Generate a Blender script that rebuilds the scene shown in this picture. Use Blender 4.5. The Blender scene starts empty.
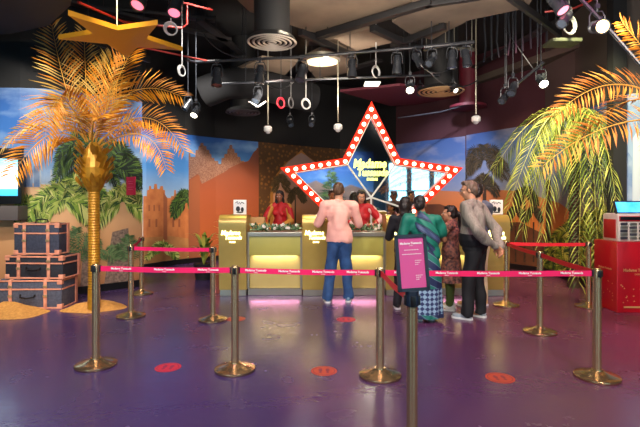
import bpy, bmesh, math, random
from mathutils import Vector, Matrix, noise
R = math.radians
PI = math.pi
S = bpy.context.scene
COL = S.collection
random.seed(7)
CAMH = 1.5; FPX = 462.0; HY = 201.0

# ---------------------------------------------------------------- measuring helpers
def at(px, py, d):
    return Vector(((px-320)/FPX*d, d, CAMH-(py-HY)/FPX*d))
def fl(px, py):
    return at(px, py, CAMH*FPX/(py-HY))
def onz(px, py, z):
    return at(px, py, (z-CAMH)*FPX/(HY-py))

# ---------------------------------------------------------------- materials
def lin(c):
    r = []
    for v in c:
        v = v/255.0
        r.append(v/12.92 if v <= 0.04045 else ((v+0.055)/1.055)**2.4)
    return (r[0], r[1], r[2], 1.0)
def mat(name, rgb, rough=0.6, metal=0.0, rgb2=None, scale=8.0, emis=None, estr=0.0, bump=0.0, detail=4.0, spec=None, stretch=None, sheen=0.0, coat=0.0):
    m = bpy.data.materials.new(name); m.use_nodes = True
    nt = m.node_tree; b = nt.nodes['Principled BSDF']
    b.inputs['Base Color'].default_value = lin(rgb)
    b.inputs['Roughness'].default_value = rough
    b.inputs['Metallic'].default_value = metal
    if spec is not None: b.inputs['Specular IOR Level'].default_value = spec
    if coat: b.inputs['Coat Weight'].default_value = coat
    if rgb2 is not None or bump > 0:
        tc = nt.nodes.new('ShaderNodeTexCoord'); mp = nt.nodes.new('ShaderNodeMapping')
        if stretch: mp.inputs['Scale'].default_value = stretch
        nt.links.new(tc.outputs['Object'], mp.inputs['Vector'])
        n = nt.nodes.new('ShaderNodeTexNoise'); n.inputs['Scale'].default_value = scale; n.inputs['Detail'].default_value = detail
        nt.links.new(mp.outputs['Vector'], n.inputs['Vector'])
        if rgb2 is not None:
            cr = nt.nodes.new('ShaderNodeValToRGB')
            cr.color_ramp.elements[0].position = 0.35; cr.color_ramp.elements[1].position = 0.65
            cr.color_ramp.elements[0].color = lin(rgb); cr.color_ramp.elements[1].color = lin(rgb2)
            nt.links.new(n.outputs['Fac'], cr.inputs['Fac']); nt.links.new(cr.outputs['Color'], b.inputs['Base Color'])
        if bump > 0:
            bp = nt.nodes.new('ShaderNodeBump'); bp.inputs['Strength'].default_value = bump; bp.inputs['Distance'].default_value = 0.02
            nt.links.new(n.outputs['Fac'], bp.inputs['Height']); nt.links.new(bp.outputs['Normal'], b.inputs['Normal'])
    if emis is not None:
        b.inputs['Emission Color'].default_value = lin(emis); b.inputs['Emission Strength'].default_value = estr
    return m
def ramp_mat(name, stops, z0, z1, rough=0.6, noise_amt=0.0, nscale=1.5, cloud=None, axis='Z', wave=None):
    """printed vertical blend between colours (mural inks), optional printed clouds"""
    m = bpy.data.materials.new(name); m.use_nodes = True
    nt = m.node_tree; b = nt.nodes['Principled BSDF']; b.inputs['Roughness'].default_value = rough
    tc = nt.nodes.new('ShaderNodeTexCoord'); sx = nt.nodes.new('ShaderNodeSeparateXYZ'); nt.links.new(tc.outputs['Object'], sx.inputs[0])
    mr = nt.nodes.new('ShaderNodeMapRange'); mr.inputs['From Min'].default_value = z0; mr.inputs['From Max'].default_value = z1
    nt.links.new(sx.outputs[axis], mr.inputs['Value'])
    src = mr.outputs['Result']
    n = nt.nodes.new('ShaderNodeTexNoise'); n.inputs['Scale'].default_value = nscale; n.inputs['Detail'].default_value = 5
    nt.links.new(tc.outputs['Object'], n.inputs['Vector'])
    if noise_amt:
        ma = nt.nodes.new('ShaderNodeMath'); ma.operation = 'MULTIPLY_ADD'
        nt.links.new(n.outputs['Fac'], ma.inputs[0]); ma.inputs[1].default_value = noise_amt
        m2 = nt.nodes.new('ShaderNodeMath'); m2.operation = 'SUBTRACT'; nt.links.new(src, m2.inputs[0]); m2.inputs[1].default_value = noise_amt/2
        nt.links.new(m2.outputs[0], ma.inputs[2]); src = ma.outputs[0]
    cr = nt.nodes.new('ShaderNodeValToRGB')
    els = cr.color_ramp.elements
    els[0].position = stops[0][0]; els[0].color = lin(stops[0][1]); els[1].position = stops[-1][0]; els[1].color = lin(stops[-1][1])
    for p, c in stops[1:-1]:
        e = els.new(p); e.color = lin(c)
    nt.links.new(src, cr.inputs['Fac']); out = cr.outputs['Color']
    if cloud:
        mp = nt.nodes.new('ShaderNodeMapping'); mp.inputs['Scale'].default_value = (1, 1, 2.2); nt.links.new(tc.outputs['Object'], mp.inputs[0])
        n2 = nt.nodes.new('ShaderNodeTexNoise'); n2.inputs['Scale'].default_value = 0.9; n2.inputs['Detail'].default_value = 6; nt.links.new(mp.outputs[0], n2.inputs['Vector'])
        c2 = nt.nodes.new('ShaderNodeValToRGB'); c2.color_ramp.elements[0].position = 0.5; c2.color_ramp.elements[1].position = 0.72
        nt.links.new(n2.outputs['Fac'], c2.inputs['Fac'])
        mx = nt.nodes.new('ShaderNodeMixRGB'); mx.inputs[2].default_value = lin(cloud); nt.links.new(c2.outputs['Color'], mx.inputs[0]); nt.links.new(out, mx.inputs[1]); out = mx.outputs[0]
    nt.links.new(out, b.inputs['Base Color'])
    return m

# ---------------------------------------------------------------- mesh builder
class MB:
    def __init__(s): s.v = []; s.f = []; s.mi = []
    def add(s, vs, fs, mi=0):
        o = len(s.v); s.v += [Vector(v) for v in vs]; s.f += [tuple(i+o for i in f) for f in fs]; s.mi += [mi]*len(fs); return s
    def box(s, c, sz, M=None, mi=0, bev=0.0):
        x, y, z = sz[0]/2, sz[1]/2, sz[2]/2; c = Vector(c)
        if bev > 0:
            b = min(bev, x*.9, y*.9, z*.9)
            bm = bmesh.new(); bmesh.ops.create_cube(bm, size=1)
            for v in bm.verts: v.co = Vector((v.co.x*2*x, v.co.y*2*y, v.co.z*2*z))
            bmesh.ops.bevel(bm, geom=bm.edges[:], offset=b, segments=2, profile=0.6, affect='EDGES')
            bm.verts.index_update()
            vs = [v.co.copy() for v in bm.verts]; fs = [tuple(v.index for v in f.verts) for f in bm.faces]; bm.free()
        else:
            vs = [Vector((i, j, k)) for i in (-x, x) for j in (-y, y) for k in (-z, z)]
            fs = [(0, 1, 3, 2), (4, 6, 7, 5), (0, 4, 5, 1), (2, 3, 7, 6), (0, 2, 6, 4), (1, 5, 7, 3)]
        if M is not None: vs = [M @ v for v in vs]
        return s.add([v+c for v in vs], fs, mi)
    def cyl(s, p0, p1, r0, r1=None, n=16, mi=0, caps=True):
        p0 = Vector(p0); p1 = Vector(p1); r1 = r0 if r1 is None else r1
        d = (p1-p0).normalized(); a = d.orthogonal().normalized(); b = d.cross(a)
        vs = []
        for p, r in ((p0, r0), (p1, r1)):
            for i in range(n):
                t = 2*PI*i/n; vs.append(p+(a*math.cos(t)+b*math.sin(t))*r)
        fs = [(i, (i+1) % n, n+(i+1) % n, n+i) for i in range(n)]
        if caps: fs += [tuple(range(n-1, -1, -1)), tuple(range(n, 2*n))]
        return s.add(vs, fs, mi)
    def tube(s, pts, r, n=8, mi=0, closed=False):
        pts = [Vector(p) for p in pts]; m = len(pts)
        rr = r if isinstance(r, (list, tuple)) else [r]*m
        vs = []; ref = None
        for i, p in enumerate(pts):
            if closed: t = pts[(i+1) % m]-pts[i-1]
            else: t = pts[min(i+1, m-1)]-pts[max(i-1, 0)]
            t.normalize()
            if ref is None: ref = t.orthogonal().normalized()
            a = (ref-t*ref.dot(t)); a = a.normalized() if a.length > 1e-5 else t.orthogonal().normalized(); ref = a
            b = t.cross(a)
            for k in range(n):
                q = 2*PI*k/n; vs.append(p+(a*math.cos(q)+b*math.sin(q))*rr[i])
        fs = []
        for i in range(m if closed else m-1):
            j = (i+1) % m
            for k in range(n): fs.append((i*n+k, i*n+(k+1) % n, j*n+(k+1) % n, j*n+k))
        if not closed: fs += [tuple(range(n-1, -1, -1)), tuple((m-1)*n+k for k in range(n))]
        return s.add(vs, fs, mi)
    def lathe(s, prof, c=(0, 0, 0), n=32, mi=0, sx=1.0, sy=1.0, M=None, ring=False):
        c = Vector(c); vs = []
        for r, z in prof:
            for i in range(n):
                t = 2*PI*i/n; v = Vector((math.cos(t)*r*sx, math.sin(t)*r*sy, z))
                if M is not None: v = M @ v
                vs.append(v+c)
        fs = []
        for j in range(len(prof)-1):
            for i in range(n): fs.append((j*n+i, j*n+(i+1) % n, (j+1)*n+(i+1) % n, (j+1)*n+i))
        if ring: return s.add(vs, fs, mi)
        if prof[0][0] > 1e-4: fs.append(tuple(range(n-1, -1, -1)))
        if prof[-1][0] > 1e-4: fs.append(tuple((len(prof)-1)*n+i for i in range(n)))
        return s.add(vs, fs, mi)
    def ell(s, c, r, n=16, M=None, mi=0):
        if not isinstance(r, (tuple, list)): r = (r, r, r)
        m = max(6, n//2); c = Vector(c); vs = []
        def q(v):
            return (M @ v if M is not None else v)+c
        vs.append(q(Vector((0, 0, -r[2]))))
        for j in range(1, m):
            a = -PI/2+PI*j/m
            for i in range(n):
                t = 2*PI*i/n; vs.append(q(Vector((math.cos(a)*math.cos(t)*r[0], math.cos(a)*math.sin(t)*r[1], math.sin(a)*r[2]))))
        vs.append(q(Vector((0, 0, r[2]))))
        fs = [(0, 1+(i+1) % n, 1+i) for i in range(n)]
        for j in range(m-2):
            for i in range(n): fs.append((1+j*n+i, 1+j*n+(i+1) % n, 1+(j+1)*n+(i+1) % n, 1+(j+1)*n+i))
        L = len(vs)-1; k = 1+(m-2)*n
        fs += [(k+i, k+(i+1) % n, L) for i in range(n)]
        return s.add(vs, fs, mi)
    def cap(s, p0, r0, p1, r1, n=14, mi=0):
        p0 = Vector(p0); p1 = Vector(p1)
        s.ell(p0, r0, n, mi=mi); s.ell(p1, r1, n, mi=mi); s.cyl(p0, p1, r0, r1, n, mi=mi); return s
    def prism(s, pts, depth, M=None, mi=0):
        """pts (a,b) in the x/z plane, extruded along +y by depth"""
        n = len(pts); vs = [Vector((p[0], 0, p[1])) for p in pts]+[Vector((p[0], depth, p[1])) for p in pts]
        if M is not None: vs = [M @ v for v in vs]
        fs = [tuple(range(n)), tuple(range(2*n-1, n-1, -1))]+[(i, n+i, n+(i+1) % n, (i+1) % n) for i in range(n)]
        return s.add(vs, fs, mi)
    def build(s, name, mats, parent=None, smooth=True, world=False, auto=True):
        me = bpy.data.meshes.new(name)
        off = Vector((0, 0, 0))
        if world and parent is not None:
            p = parent
            while p is not None: off = off+p.location; p = p.parent
        me.from_pydata([tuple(v-off) for v in s.v], [], s.f)
        if not isinstance(mats, (list, tuple)): mats = [mats]
        for m in mats: me.materials.append(m)
        me.polygons.foreach_set('material_index', s.mi)
        me.validate(); me.update()
        bm = bmesh.new(); bm.from_mesh(me); bmesh.ops.recalc_face_normals(bm, faces=bm.faces[:])
        if smooth:
            for f in bm.faces: f.smooth = True
            for e in bm.edges:
                if len(e.link_faces) == 2:
                    e.smooth = e.calc_face_angle(0) < R(38)
        bm.to_mesh(me); bm.free()
        o = bpy.data.objects.new(name, me); COL.objects.link(o)
        if parent is not None: o.parent = parent
        return o
def rot(a, ax): return Matrix.Rotation(R(a), 4, ax)
def T(x, y, z): return Matrix.Translation((x, y, z))
def tag(o, label, cat, group=None, kind=None):
    o['label'] = label; o['category'] = cat
    if group: o['group'] = group
    if kind: o['kind'] = kind
    return o
def thing(name, label, cat, loc=(0, 0, 0), rz=0, group=None):
    o = bpy.data.objects.new(name, None); COL.objects.link(o); o.empty_display_size = .1
    o.location = loc; o.rotation_euler = (0, 0, R(rz)); return tag(o, label, cat, group)
def struct(o): o['kind'] = 'structure'; return o
def dup(root, loc, rz=None, label=None, group=None, parent=None):
    r = root.copy(); COL.objects.link(r)
    if loc is not None: r.location = loc
    if rz is not None: r.rotation_euler = (0, 0, R(rz))
    if parent is not None: r.parent = parent
    if label: r['label'] = label
    if group: r['group'] = group
    for ch in list(root.children):
        dup(ch, None, None, None, None, r)
    return r
def text_mesh(txt, size, depth=0.002, align='CENTER', shear=0.0, spacing=1.0, bold=0.0):
    cu = bpy.data.curves.new('t', 'FONT'); cu.body = txt; cu.size = size; cu.extrude = depth; cu.align_x = align; cu.align_y = 'CENTER'
    cu.shear = shear; cu.space_character = spacing; cu.space_line = 0.85; cu.offset = bold; cu.resolution_u = 2
    o = bpy.data.objects.new('t', cu); COL.objects.link(o)
    dg = bpy.context.evaluated_depsgraph_get(); me = bpy.data.meshes.new_from_object(o.evaluated_get(dg))
    vs = [v.co.copy() for v in me.vertices]; fs = [tuple(p.vertices) for p in me.polygons]
    bpy.data.objects.remove(o); bpy.data.curves.remove(cu); bpy.data.meshes.remove(me)
    return vs, fs
def add_text(mb, txt, size, M, **k):
    """text standing upright in the x/z plane facing -y, then moved by M"""
    mi = k.pop('mi', 0); vs, fs = text_mesh(txt, size, **k)
    up = rot(90, 'X')
    mb.add([M @ (up @ v) for v in vs], fs, mi)
def remesh(mb, name, mats, parent=None, voxel=0.008, smooth=3, disp=0.0, dscale=9.0):
    me = bpy.data.meshes.new(name); me.from_pydata([tuple(v) for v in mb.v], [], mb.f); me.update()
    bm = bmesh.new(); bm.from_mesh(me); bmesh.ops.recalc_face_normals(bm, faces=bm.faces[:]); bm.to_mesh(me); bm.free()
    o = bpy.data.objects.new(name, me); COL.objects.link(o)
    r = o.modifiers.new('r', 'REMESH'); r.mode = 'VOXEL'; r.voxel_size = voxel
    sm = o.modifiers.new('s', 'SMOOTH'); sm.iterations = smooth; sm.factor = 0.5
    dg = bpy.context.evaluated_depsgraph_get(); m2 = bpy.data.meshes.new_from_object(o.evaluated_get(dg))
    bpy.data.objects.remove(o); bpy.data.meshes.remove(me)
    if disp:
        nn = [v.normal.copy() for v in m2.vertices]
        for v, n_ in zip(m2.vertices, nn):
            q = v.co*dscale; q.z *= 0.55
            v.co += n_*disp*noise.noise(q)
    if not isinstance(mats, (list, tuple)): mats = [mats]
    m2.materials.clear()
    for m in mats: m2.materials.append(m)
    m2.polygons.foreach_set('use_smooth', [True]*len(m2.polygons)); m2.update(); m2.name = name
    o = bpy.data.objects.new(name, m2); COL.objects.link(o)
    if parent is not None: o.parent = parent
    return o

# ---------------------------------------------------------------- palette
M = {}
M['black'] = mat('black_paint', (20, 20, 22), .75)
M['ceil'] = mat('ceiling_black', (16, 16, 18), .85)
M['blackgloss'] = mat('black_plastic', (18, 19, 22), .35)
M['fixture'] = mat('fixture_black', (38, 41, 47), .3)
M['skirt'] = mat('skirting_black', (12, 12, 14), .4)
M['gold'] = mat('gold_paint', (205, 150, 40), .38, .35, (180, 125, 30), 14, bump=.15)
M['goldleaf'] = mat('gold_leaf', (218, 140, 22), .45, .15, (186, 110, 14), 5)
M['goldrach'] = mat('gold_rachis', (208, 152, 58), .45)
M['stargold'] = mat('star_gold', (190, 132, 26), .5, .0)
M['steel'] = mat('brass_steel', (200, 172, 132), .27, .85)
M['steelbase'] = mat('brass_base', (190, 162, 120), .2, .9)
M['tape'] = mat('belt_magenta', (226, 14, 92), .55)
M['tapered'] = mat('belt_red', (222, 26, 40), .55)  # red hue partly the light's colour, mixed into the belt
M['white'] = mat('white_paint', (235, 235, 232), .45)
M['lens'] = mat('lens_lit', (255, 250, 235), .3, emis=(255, 246, 220), estr=7)
M['lenswarm'] = mat('lens_warm', (255, 225, 170), .3, emis=(255, 206, 130), estr=8)
M['lenspink'] = mat('lens_pink', (255, 150, 170), .3, emis=(255, 120, 150), estr=.7)
M['bulb'] = mat('bulb_glow', (255, 240, 210), .3, emis=(255, 232, 190), estr=2.2)
M['starred'] = mat('marquee_red', (228, 34, 8), .6, emis=(255, 50, 12), estr=.22, spec=.2)  # slight emission puts the bulbs' light into the red frame
M['mirror'] = mat('mirror', (232, 238, 240), .03, 1.0)
M['neon'] = mat('neon_yellow', (240, 245, 130), .4, emis=(236, 240, 110), estr=1.0)
M['logo'] = mat('logo_glow', (255, 250, 180), .4, emis=(255, 247, 160), estr=2.4)
M['podium'] = mat('podium_gold', (178, 152, 78), .3, .35, (168, 142, 70), 3)
M['olive'] = mat('olive_panel', (176, 168, 84), .35, .1, (164, 156, 76), 2)
M['amber'] = mat('amber_panel', (196, 174, 108), .35, .15, (186, 164, 98), 2)
M['silver'] = mat('brushed_silver', (172, 168, 152), .32, .8)
M['sand'] = mat('sand', (206, 150, 72), .85, 0, (180, 124, 56), 30, bump=.6)
M['skin'] = mat('skin', (196, 140, 108), .55)
M['skindark'] = mat('skin_brown', (150, 98, 70), .55)
M['hairblack'] = mat('hair_black', (22, 17, 16), .5, 0, (38, 28, 24), 40, bump=.4, stretch=(1, 1, .15))
M['hairbrown'] = mat('hair_brown', (92, 62, 38), .55, 0, (60, 40, 26), 40, bump=.4, stretch=(1, 1, .2))
M['hairgrey'] = mat('hair_greybrown', (120, 98, 82), .55, 0, (84, 66, 54), 40, bump=.4, stretch=(1, 1, .2))
M['eyew'] = mat('eye_white', (230, 225, 220), .3)
M['eyed'] = mat('eye_dark', (30, 20, 16), .25)
M['lip'] = mat('lip', (160, 82, 76), .5)
# ================================================================= THE ROOM
def wx(px, d): return ((px-320)/FPX*d, d)
LEFT1 = [(-6.6, 7.05), wx(-12, 7.15), wx(20, 7.15), wx(45, 7.2), wx(75, 7.42), wx(110, 7.78), wx(142, 8.15)]
LEFT2 = [wx(136, 10.0), wx(146, 10.15), wx(165, 10.65), wx(185, 11.1), wx(215, 11.7), wx(258, 12.5)]
MID = [wx(258, 12.5), wx(300, 13.4), wx(340, 14.2), wx(372, 14.4), wx(396, 13.1)]
RIGHT1 = [wx(396, 13.1), wx(428, 12.2), wx(466, 11.4)]
RIGHT2 = [wx(466, 11.4), wx(500, 10.5), wx(545, 9.55), wx(575, 8.6), wx(606, 7.5), wx(618, 7.1), (5.4, 6.7), (7.2, 6.5)]
HC = 5.0
def wall(name, path, z0, z1, m, thick=.12):
    mb = MB(); n = len(path)
    # outward = away from the camera at the room's middle
    out = []
    for i in range(n):
        a = Vector(path[max(i-1, 0)]); b = Vector(path[min(i+1, n-1)]); t = (b-a).normalized(); nn = Vector((t.y, -t.x))
        if nn.dot(Vector(path[i])-Vector((0, 3))) < 0: nn = -nn
        out.append(nn)
    vs = []
    for p, o in zip(path, out):
        q = (p[0]+o.x*thick, p[1]+o.y*thick)
        vs += [(p[0], p[1], z0), (p[0], p[1], z1), (q[0], q[1], z1), (q[0], q[1], z0)]
    fs = []
    for i in range(n-1):
        a = i*4; b = a+4
        for k in range(4): fs.append((a+k, a+(k+1) % 4, b+(k+1) % 4, b+k))
    fs += [(0, 1, 2, 3), tuple(4*(n-1)+k for k in range(4))]
    mb.add(vs, fs); return struct(mb.build(name, m, smooth=False))
# floor: glossy poured resin, purple with a mauve drift towards the kiosk side
def floor_mat():
    m = bpy.data.materials.new('purple_resin_floor'); m.use_nodes = True; nt = m.node_tree; b = nt.nodes['Principled BSDF']
    tc = nt.nodes.new('ShaderNodeTexCoord'); sx = nt.nodes.new('ShaderNodeSeparateXYZ'); nt.links.new(tc.outputs['Object'], sx.inputs[0])
    n = nt.nodes.new('ShaderNodeTexNoise'); n.inputs['Scale'].default_value = .7; n.inputs['Detail'].default_value = 3; nt.links.new(tc.outputs['Object'], n.inputs['Vector'])
    mr = nt.nodes.new('ShaderNodeMapRange'); mr.inputs['From Min'].default_value = -3; mr.inputs['From Max'].default_value = 4.5; nt.links.new(sx.outputs['X'], mr.inputs['Value'])
    ad = nt.nodes.new('ShaderNodeMath'); ad.operation = 'MULTIPLY_ADD'; ad.inputs[1].default_value = .35; nt.links.new(n.outputs['Fac'], ad.inputs[0]); nt.links.new(mr.outputs[0], ad.inputs[2])
    cr = nt.nodes.new('ShaderNodeValToRGB'); e = cr.color_ramp.elements
    e[0].position = .1; e[0].color = lin((72, 52, 92)); e[1].position = 1.0; e[1].color = lin((106, 56, 76))
    k = e.new(.5); k.color = lin((60, 44, 84)); k = e.new(.78); k.color = lin((84, 48, 80))
    nt.links.new(ad.outputs[0], cr.inputs['Fac']); nt.links.new(cr.outputs['Color'], b.inputs['Base Color'])
    # scuffs in the gloss
    n2 = nt.nodes.new('ShaderNodeTexNoise'); n2.inputs['Scale'].default_value = 2.4; n2.inputs['Detail'].default_value = 6; nt.links.new(tc.outputs['Object'], n2.inputs['Vector'])
    r2 = nt.nodes.new('ShaderNodeMapRange'); r2.inputs['To Min'].default_value = .16; r2.inputs['To Max'].default_value = .34; nt.links.new(n2.outputs['Fac'], r2.inputs['Value']); nt.links.new(r2.outputs[0], b.inputs['Roughness'])
    b.inputs['Specular IOR Level'].default_value = .6
    n3 = nt.nodes.new('ShaderNodeTexNoise'); n3.inputs['Scale'].default_value = 14; n3.inputs['Detail'].default_value = 3; nt.links.new(tc.outputs['Object'], n3.inputs['Vector'])
    bp = nt.nodes.new('ShaderNodeBump'); bp.inputs['Strength'].default_value = .06; bp.inputs['Distance'].default_value = .02; nt.links.new(n3.outputs['Fac'], bp.inputs['Height']); nt.links.new(bp.outputs[0], b.inputs['Normal'])
    return m
mb = MB(); mb.box((0.3, 5.2, -.05), (15, 20.4, .1)); struct(mb.build('floor', floor_mat(), smooth=False))
mb = MB(); mb.box((0.3, 5.2, HC+.05), (15, 20.4, .1)); struct(mb.build('ceiling', M['ceil'], smooth=False))
M['wallgrey'] = mat('wall_charcoal', (70, 62, 56), .8)
M['wallmaroon'] = mat('wall_maroon', (60, 26, 34), .8)
wall('wall_left', [(-6.6, -4.5)]+LEFT1, 0, HC, M['black'])
wall('wall_left', [(-4.6, 8.3), wx(118, 9.2)]+LEFT2, 0, HC, M['black'])
wall('wall_back', MID, 0, HC, M['black'])
wall('wall_right', RIGHT1+RIGHT2[1:3], 0, HC, M['wallmaroon'])
wall('wall_right', RIGHT2[2:]+[(7.2, -4.5)], 0, HC, M['wallgrey'])

# ---------------------------------------------------------------- murals (prints on the curved walls)
class Mural:
    def __init__(s, path, z1, z0=.12):
        s.path = [Vector(p) for p in path]; s.z1 = z1; s.z0 = z0; s.mb = MB(); s.mats = []; s.lay = 1
        s.c = Vector((0, 3))
    def mi(s, m):
        if m not in s.mats: s.mats.append(m)
        return s.mats.index(m)
    def hit(s, px):
        k = (px-320)/FPX   # X = k*Y
        best = None
        P = s.path
        for i in range(len(P)-1):
            a, b = P[i], P[i+1]; fa = a.x-k*a.y; fb = b.x-k*b.y
            if (fa <= 0 <= fb) or (fb <= 0 <= fa):
                t = fa/(fa-fb) if abs(fa-fb) > 1e-9 else 0; q = a+(b-a)*t
                if best is None or q.y < best[0].y: best = (q, (b-a).normalized())
        if best is None:
            e = P[0] if px < 320+FPX*P[0].x/P[0].y else P[-1]
            t = (P[1]-P[0]).normalized() if e is P[0] else (P[-1]-P[-2]).normalized()
            best = (e, t)
        return best
    def pt(s, px, py):
        q, t = s.hit(px); n = Vector((t.y, -t.x))
        if n.dot(s.c-q) < 0: n = -n
        z = min(max(CAMH-(py-HY)/FPX*q.y, s.z0), s.z1); o = n*(.006+.0022*s.lay)
        return (q.x+o.x, q.y+o.y, z)
    def band(s, x0, x1, top, bot, m, step=2.0):
        n = max(1, int(abs(x1-x0)/step)); vs = []; f = []
        for i in range(n+1):
            x = x0+(x1-x0)*i/n; vs += [s.pt(x, top(x)), s.pt(x, bot(x))]
        for i in range(n): f.append((2*i, 2*i+1, 2*i+3, 2*i+2))
        s.mb.add(vs, f, s.mi(m)); return s
    def poly(s, pts, m):
        s.mb.add([s.pt(*p) for p in pts], [tuple(range(len(pts)))], s.mi(m)); return s
    def blade(s, x, y, dx, dy, w, m):
        L = math.hypot(dx, dy); 
        if L < .1: return
        nx, ny = -dy/L*w, dx/L*w
        s.mb.add([s.pt(x-nx*.4, y-ny*.4), s.pt(x+dx*.45-nx, y+dy*.45-ny), s.pt(x+dx, y+dy), s.pt(x+dx*.45+nx, y+dy*.45+ny), s.pt(x+nx*.4, y+ny*.4)], [(0, 1, 2, 3, 4)], s.mi(m))
    def frond(s, p0, p1, p2, leaf, ms, n=16, w=.55, grav=.35):
        for i in range(n+1):
            t = .08+.92*i/n
            x = (1-t)**2*p0[0]+2*t*(1-t)*p1[0]+t*t*p2[0]; y = (1-t)**2*p0[1]+2*t*(1-t)*p1[1]+t*t*p2[1]
            tx = 2*(1-t)*(p1[0]-p0[0])+2*t*(p2[0]-p1[0]); ty = 2*(1-t)*(p1[1]-p0[1])+2*t*(p2[1]-p1[1])
            L = math.hypot(tx, ty)+1e-6; tx /= L; ty /= L
            ll = leaf*(.45+.75*math.sin(PI*min(1, t*.85+.1)))*random.uniform(.8, 1.1)
            for sgn in (-1, 1):
                dx = (-ty*sgn*.8+tx*.65)*ll; dy = (tx*sgn*.8+ty*.65)*ll+grav*ll
                s.blade(x, y, dx, dy, w, random.choice(ms))
    def palm(s, cx, cy, r, ms, n=14, leaf=None, asp=1.0, a0=-200, a1=20, w=.55, droop=.55, nl=16):
        leaf = leaf or r*.3
        for k in range(n):
            a = R(a0+(a1-a0)*(k+.5)/n+random.uniform(-6, 6)); rr = r*random.uniform(.82, 1.1)
            ex = cx+math.cos(a)*rr; ey = cy+math.sin(a)*rr*asp
            tx = cx+math.cos(a)*rr*1.12; ty = ey+rr*droop*(.5+.7*abs(math.cos(a)))
            s.lay = 6+(k % 5)
            s.frond((cx, cy), (ex*.72+cx*.28, ey-rr*.12), (tx, ty), leaf, ms, nl, w)
    def done(s, name, label, frame_mat=None):
        o = s.mb.build(name, s.mats, smooth=False); tag(o, label, 'mural'); return o
    # flat board under the print
def interp(pts):
    def f(x):
        if x <= pts[0][0]: return pts[0][1]
        for (a, b), (c, d) in zip(pts, pts[1:]):
            if a <= x <= c: return b+(d-b)*(x-a)/(c-a) if c > a else d
        return pts[-1][1]
    return f
def steps(pts):
    def f(x):
        y = pts[0][1]
        for a, b in pts:
            if x >= a: y = b
        return y
    return f
const = lambda v: (lambda x: v)
G_d = [mat('print_green_a', (54, 84, 36), .6), mat('print_green_b', (88, 116, 46), .6), mat('print_green_c', (28, 50, 28), .6), mat('print_green_d', (18, 34, 22), .6)]
G_l = [mat('print_leaf_a', (122, 150, 52), .6), mat('print_leaf_b', (170, 184, 84), .6), mat('print_leaf_c', (54, 84, 32), .6), mat('print_leaf_d', (206, 206, 122), .6)]
G_y = [mat('print_lime_a', (140, 150, 40), .6), mat('print_lime_b', (96, 112, 34), .6), mat('print_lime_c', (44, 64, 26), .6), mat('print_lime_d', (206, 200, 84), .6)]
G_s = [mat('print_dusk_a', (44, 40, 32), .6), mat('print_dusk_b', (72, 60, 42), .6)]
G_a = [mat('print_oasis_a', (104, 82, 48), .6), mat('print_oasis_b', (78, 66, 40), .6)]
G_f = [mat('print_fern_a', (108, 134, 84), .6), mat('print_fern_b', (72, 100, 58), .6)]
trunkm = mat('print_trunk', (70, 46, 30), .7, 0, (44, 30, 20), 20)
trunkp = mat('print_trunk_pale', (150, 124, 104), .7, 0, (96, 78, 70), 26)

# mural A: left wall, city bay and palms
sky1 = ramp_mat('print_sky_left', [(0, (176, 190, 204)), (.25, (120, 160, 205)), (.6, (54, 112, 186)), (1, (30, 84, 160))], 1.7, 3.2, .55, .12, 1.2, (150, 180, 214))
sandw = ramp_mat('print_dunes_left', [(0, (176, 118, 74)), (.4, (206, 150, 100)), (.75, (226, 176, 126)), (1, (214, 176, 140))], 0.1, 1.9, .6, .25, 1.5)
citym = mat('print_city', (92, 118, 158), .6, 0, (132, 150, 176), 6)
cityp = mat('print_city_pale', (172, 182, 192), .6)
A = Mural(LEFT1[1:], 3.25)
A.band(-14, 142, const(60), const(330), sky1)
A.lay = 2; A.band(-14, 142, interp([(-14, 184), (30, 183), (60, 186), (90, 190), (142, 196)]), const(330), sandw)
A.lay = 3
for x0, x1, y in [(22, 27, 174), (27, 33, 170), (34, 40, 166), (40, 52, 170), (52, 57, 174), (57, 64, 178), (118, 124, 182), (124, 130, 176)]:
    A.poly([(x0, y), (x1, y), (x1, 187), (x0, 187)], citym if (x0 % 4) else cityp)
A.lay = 4; A.poly([(112, 232), (128, 228), (132, 290), (104, 292)], trunkp)
A.poly([(84, 236), (92, 236), (94, 296), (80, 298)], trunkp)
A.palm(112, 168, 30, G_d, 15, 10, 1.0, w=.9)
A.palm(86, 160, 30, G_d, 13, 10, 1.1, w=.9)
A.palm(122, 205, 26, G_l, 14, 9, .9, w=.8)
A.palm(62, 203, 30, G_l, 17, 11, .75, w=.9)
A.palm(80, 190, 24, G_l, 12, 9, .9, w=.8)
A.palm(30, 208, 16, G_l, 9, 7, .8, w=.7)
A.palm(76, 262, 34, G_f, 12, 7, 1.1, a0=-170, a1=-10, w=.6, droop=.3)
A.palm(128, 262, 22, G_f, 8, 6, 1.2, a0=-160, a1=-30, w=.6, droop=.2)
A.done('wall_mural', 'curved wall print of blue bay sky, palms and sand behind the suitcases and gold palm')

# mural B: kasbah and stepped terracotta wall
sky2 = ramp_mat('print_sky_kasbah', [(0, (216, 190, 170)), (.3, (150, 172, 198)), (.6, (70, 128, 190)), (1, (30, 84, 160))], .9, 3.1, .55, .1, 1.0, (120, 160, 205))
kas = mat('print_kasbah', (186, 112, 62), .7, 0, (164, 92, 50), 5)
kasd = mat('print_kasbah_shade', (138, 76, 46), .7)
brick = mat('print_brick', (146, 108, 92), .75, 0, (112, 76, 62), 34)
terra = ramp_mat('print_terracotta', [(0, (158, 78, 36)), (.5, (146, 72, 42)), (1, (112, 62, 46))], .8, 2.6, .7, .2, 2)
B = Mural(LEFT2, 3.1)
B.band(138, 258, const(110), const(300), sky2)
B.lay = 2
B.band(143, 190, steps([(143, 196), (147, 190), (149, 186), (151, 189), (154, 184), (157, 189), (160, 186), (163, 190), (165, 198), (171, 196), (174, 190), (176, 196), (180, 198), (184, 202)]), const(250), kas, .5)
B.lay = 3
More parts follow.
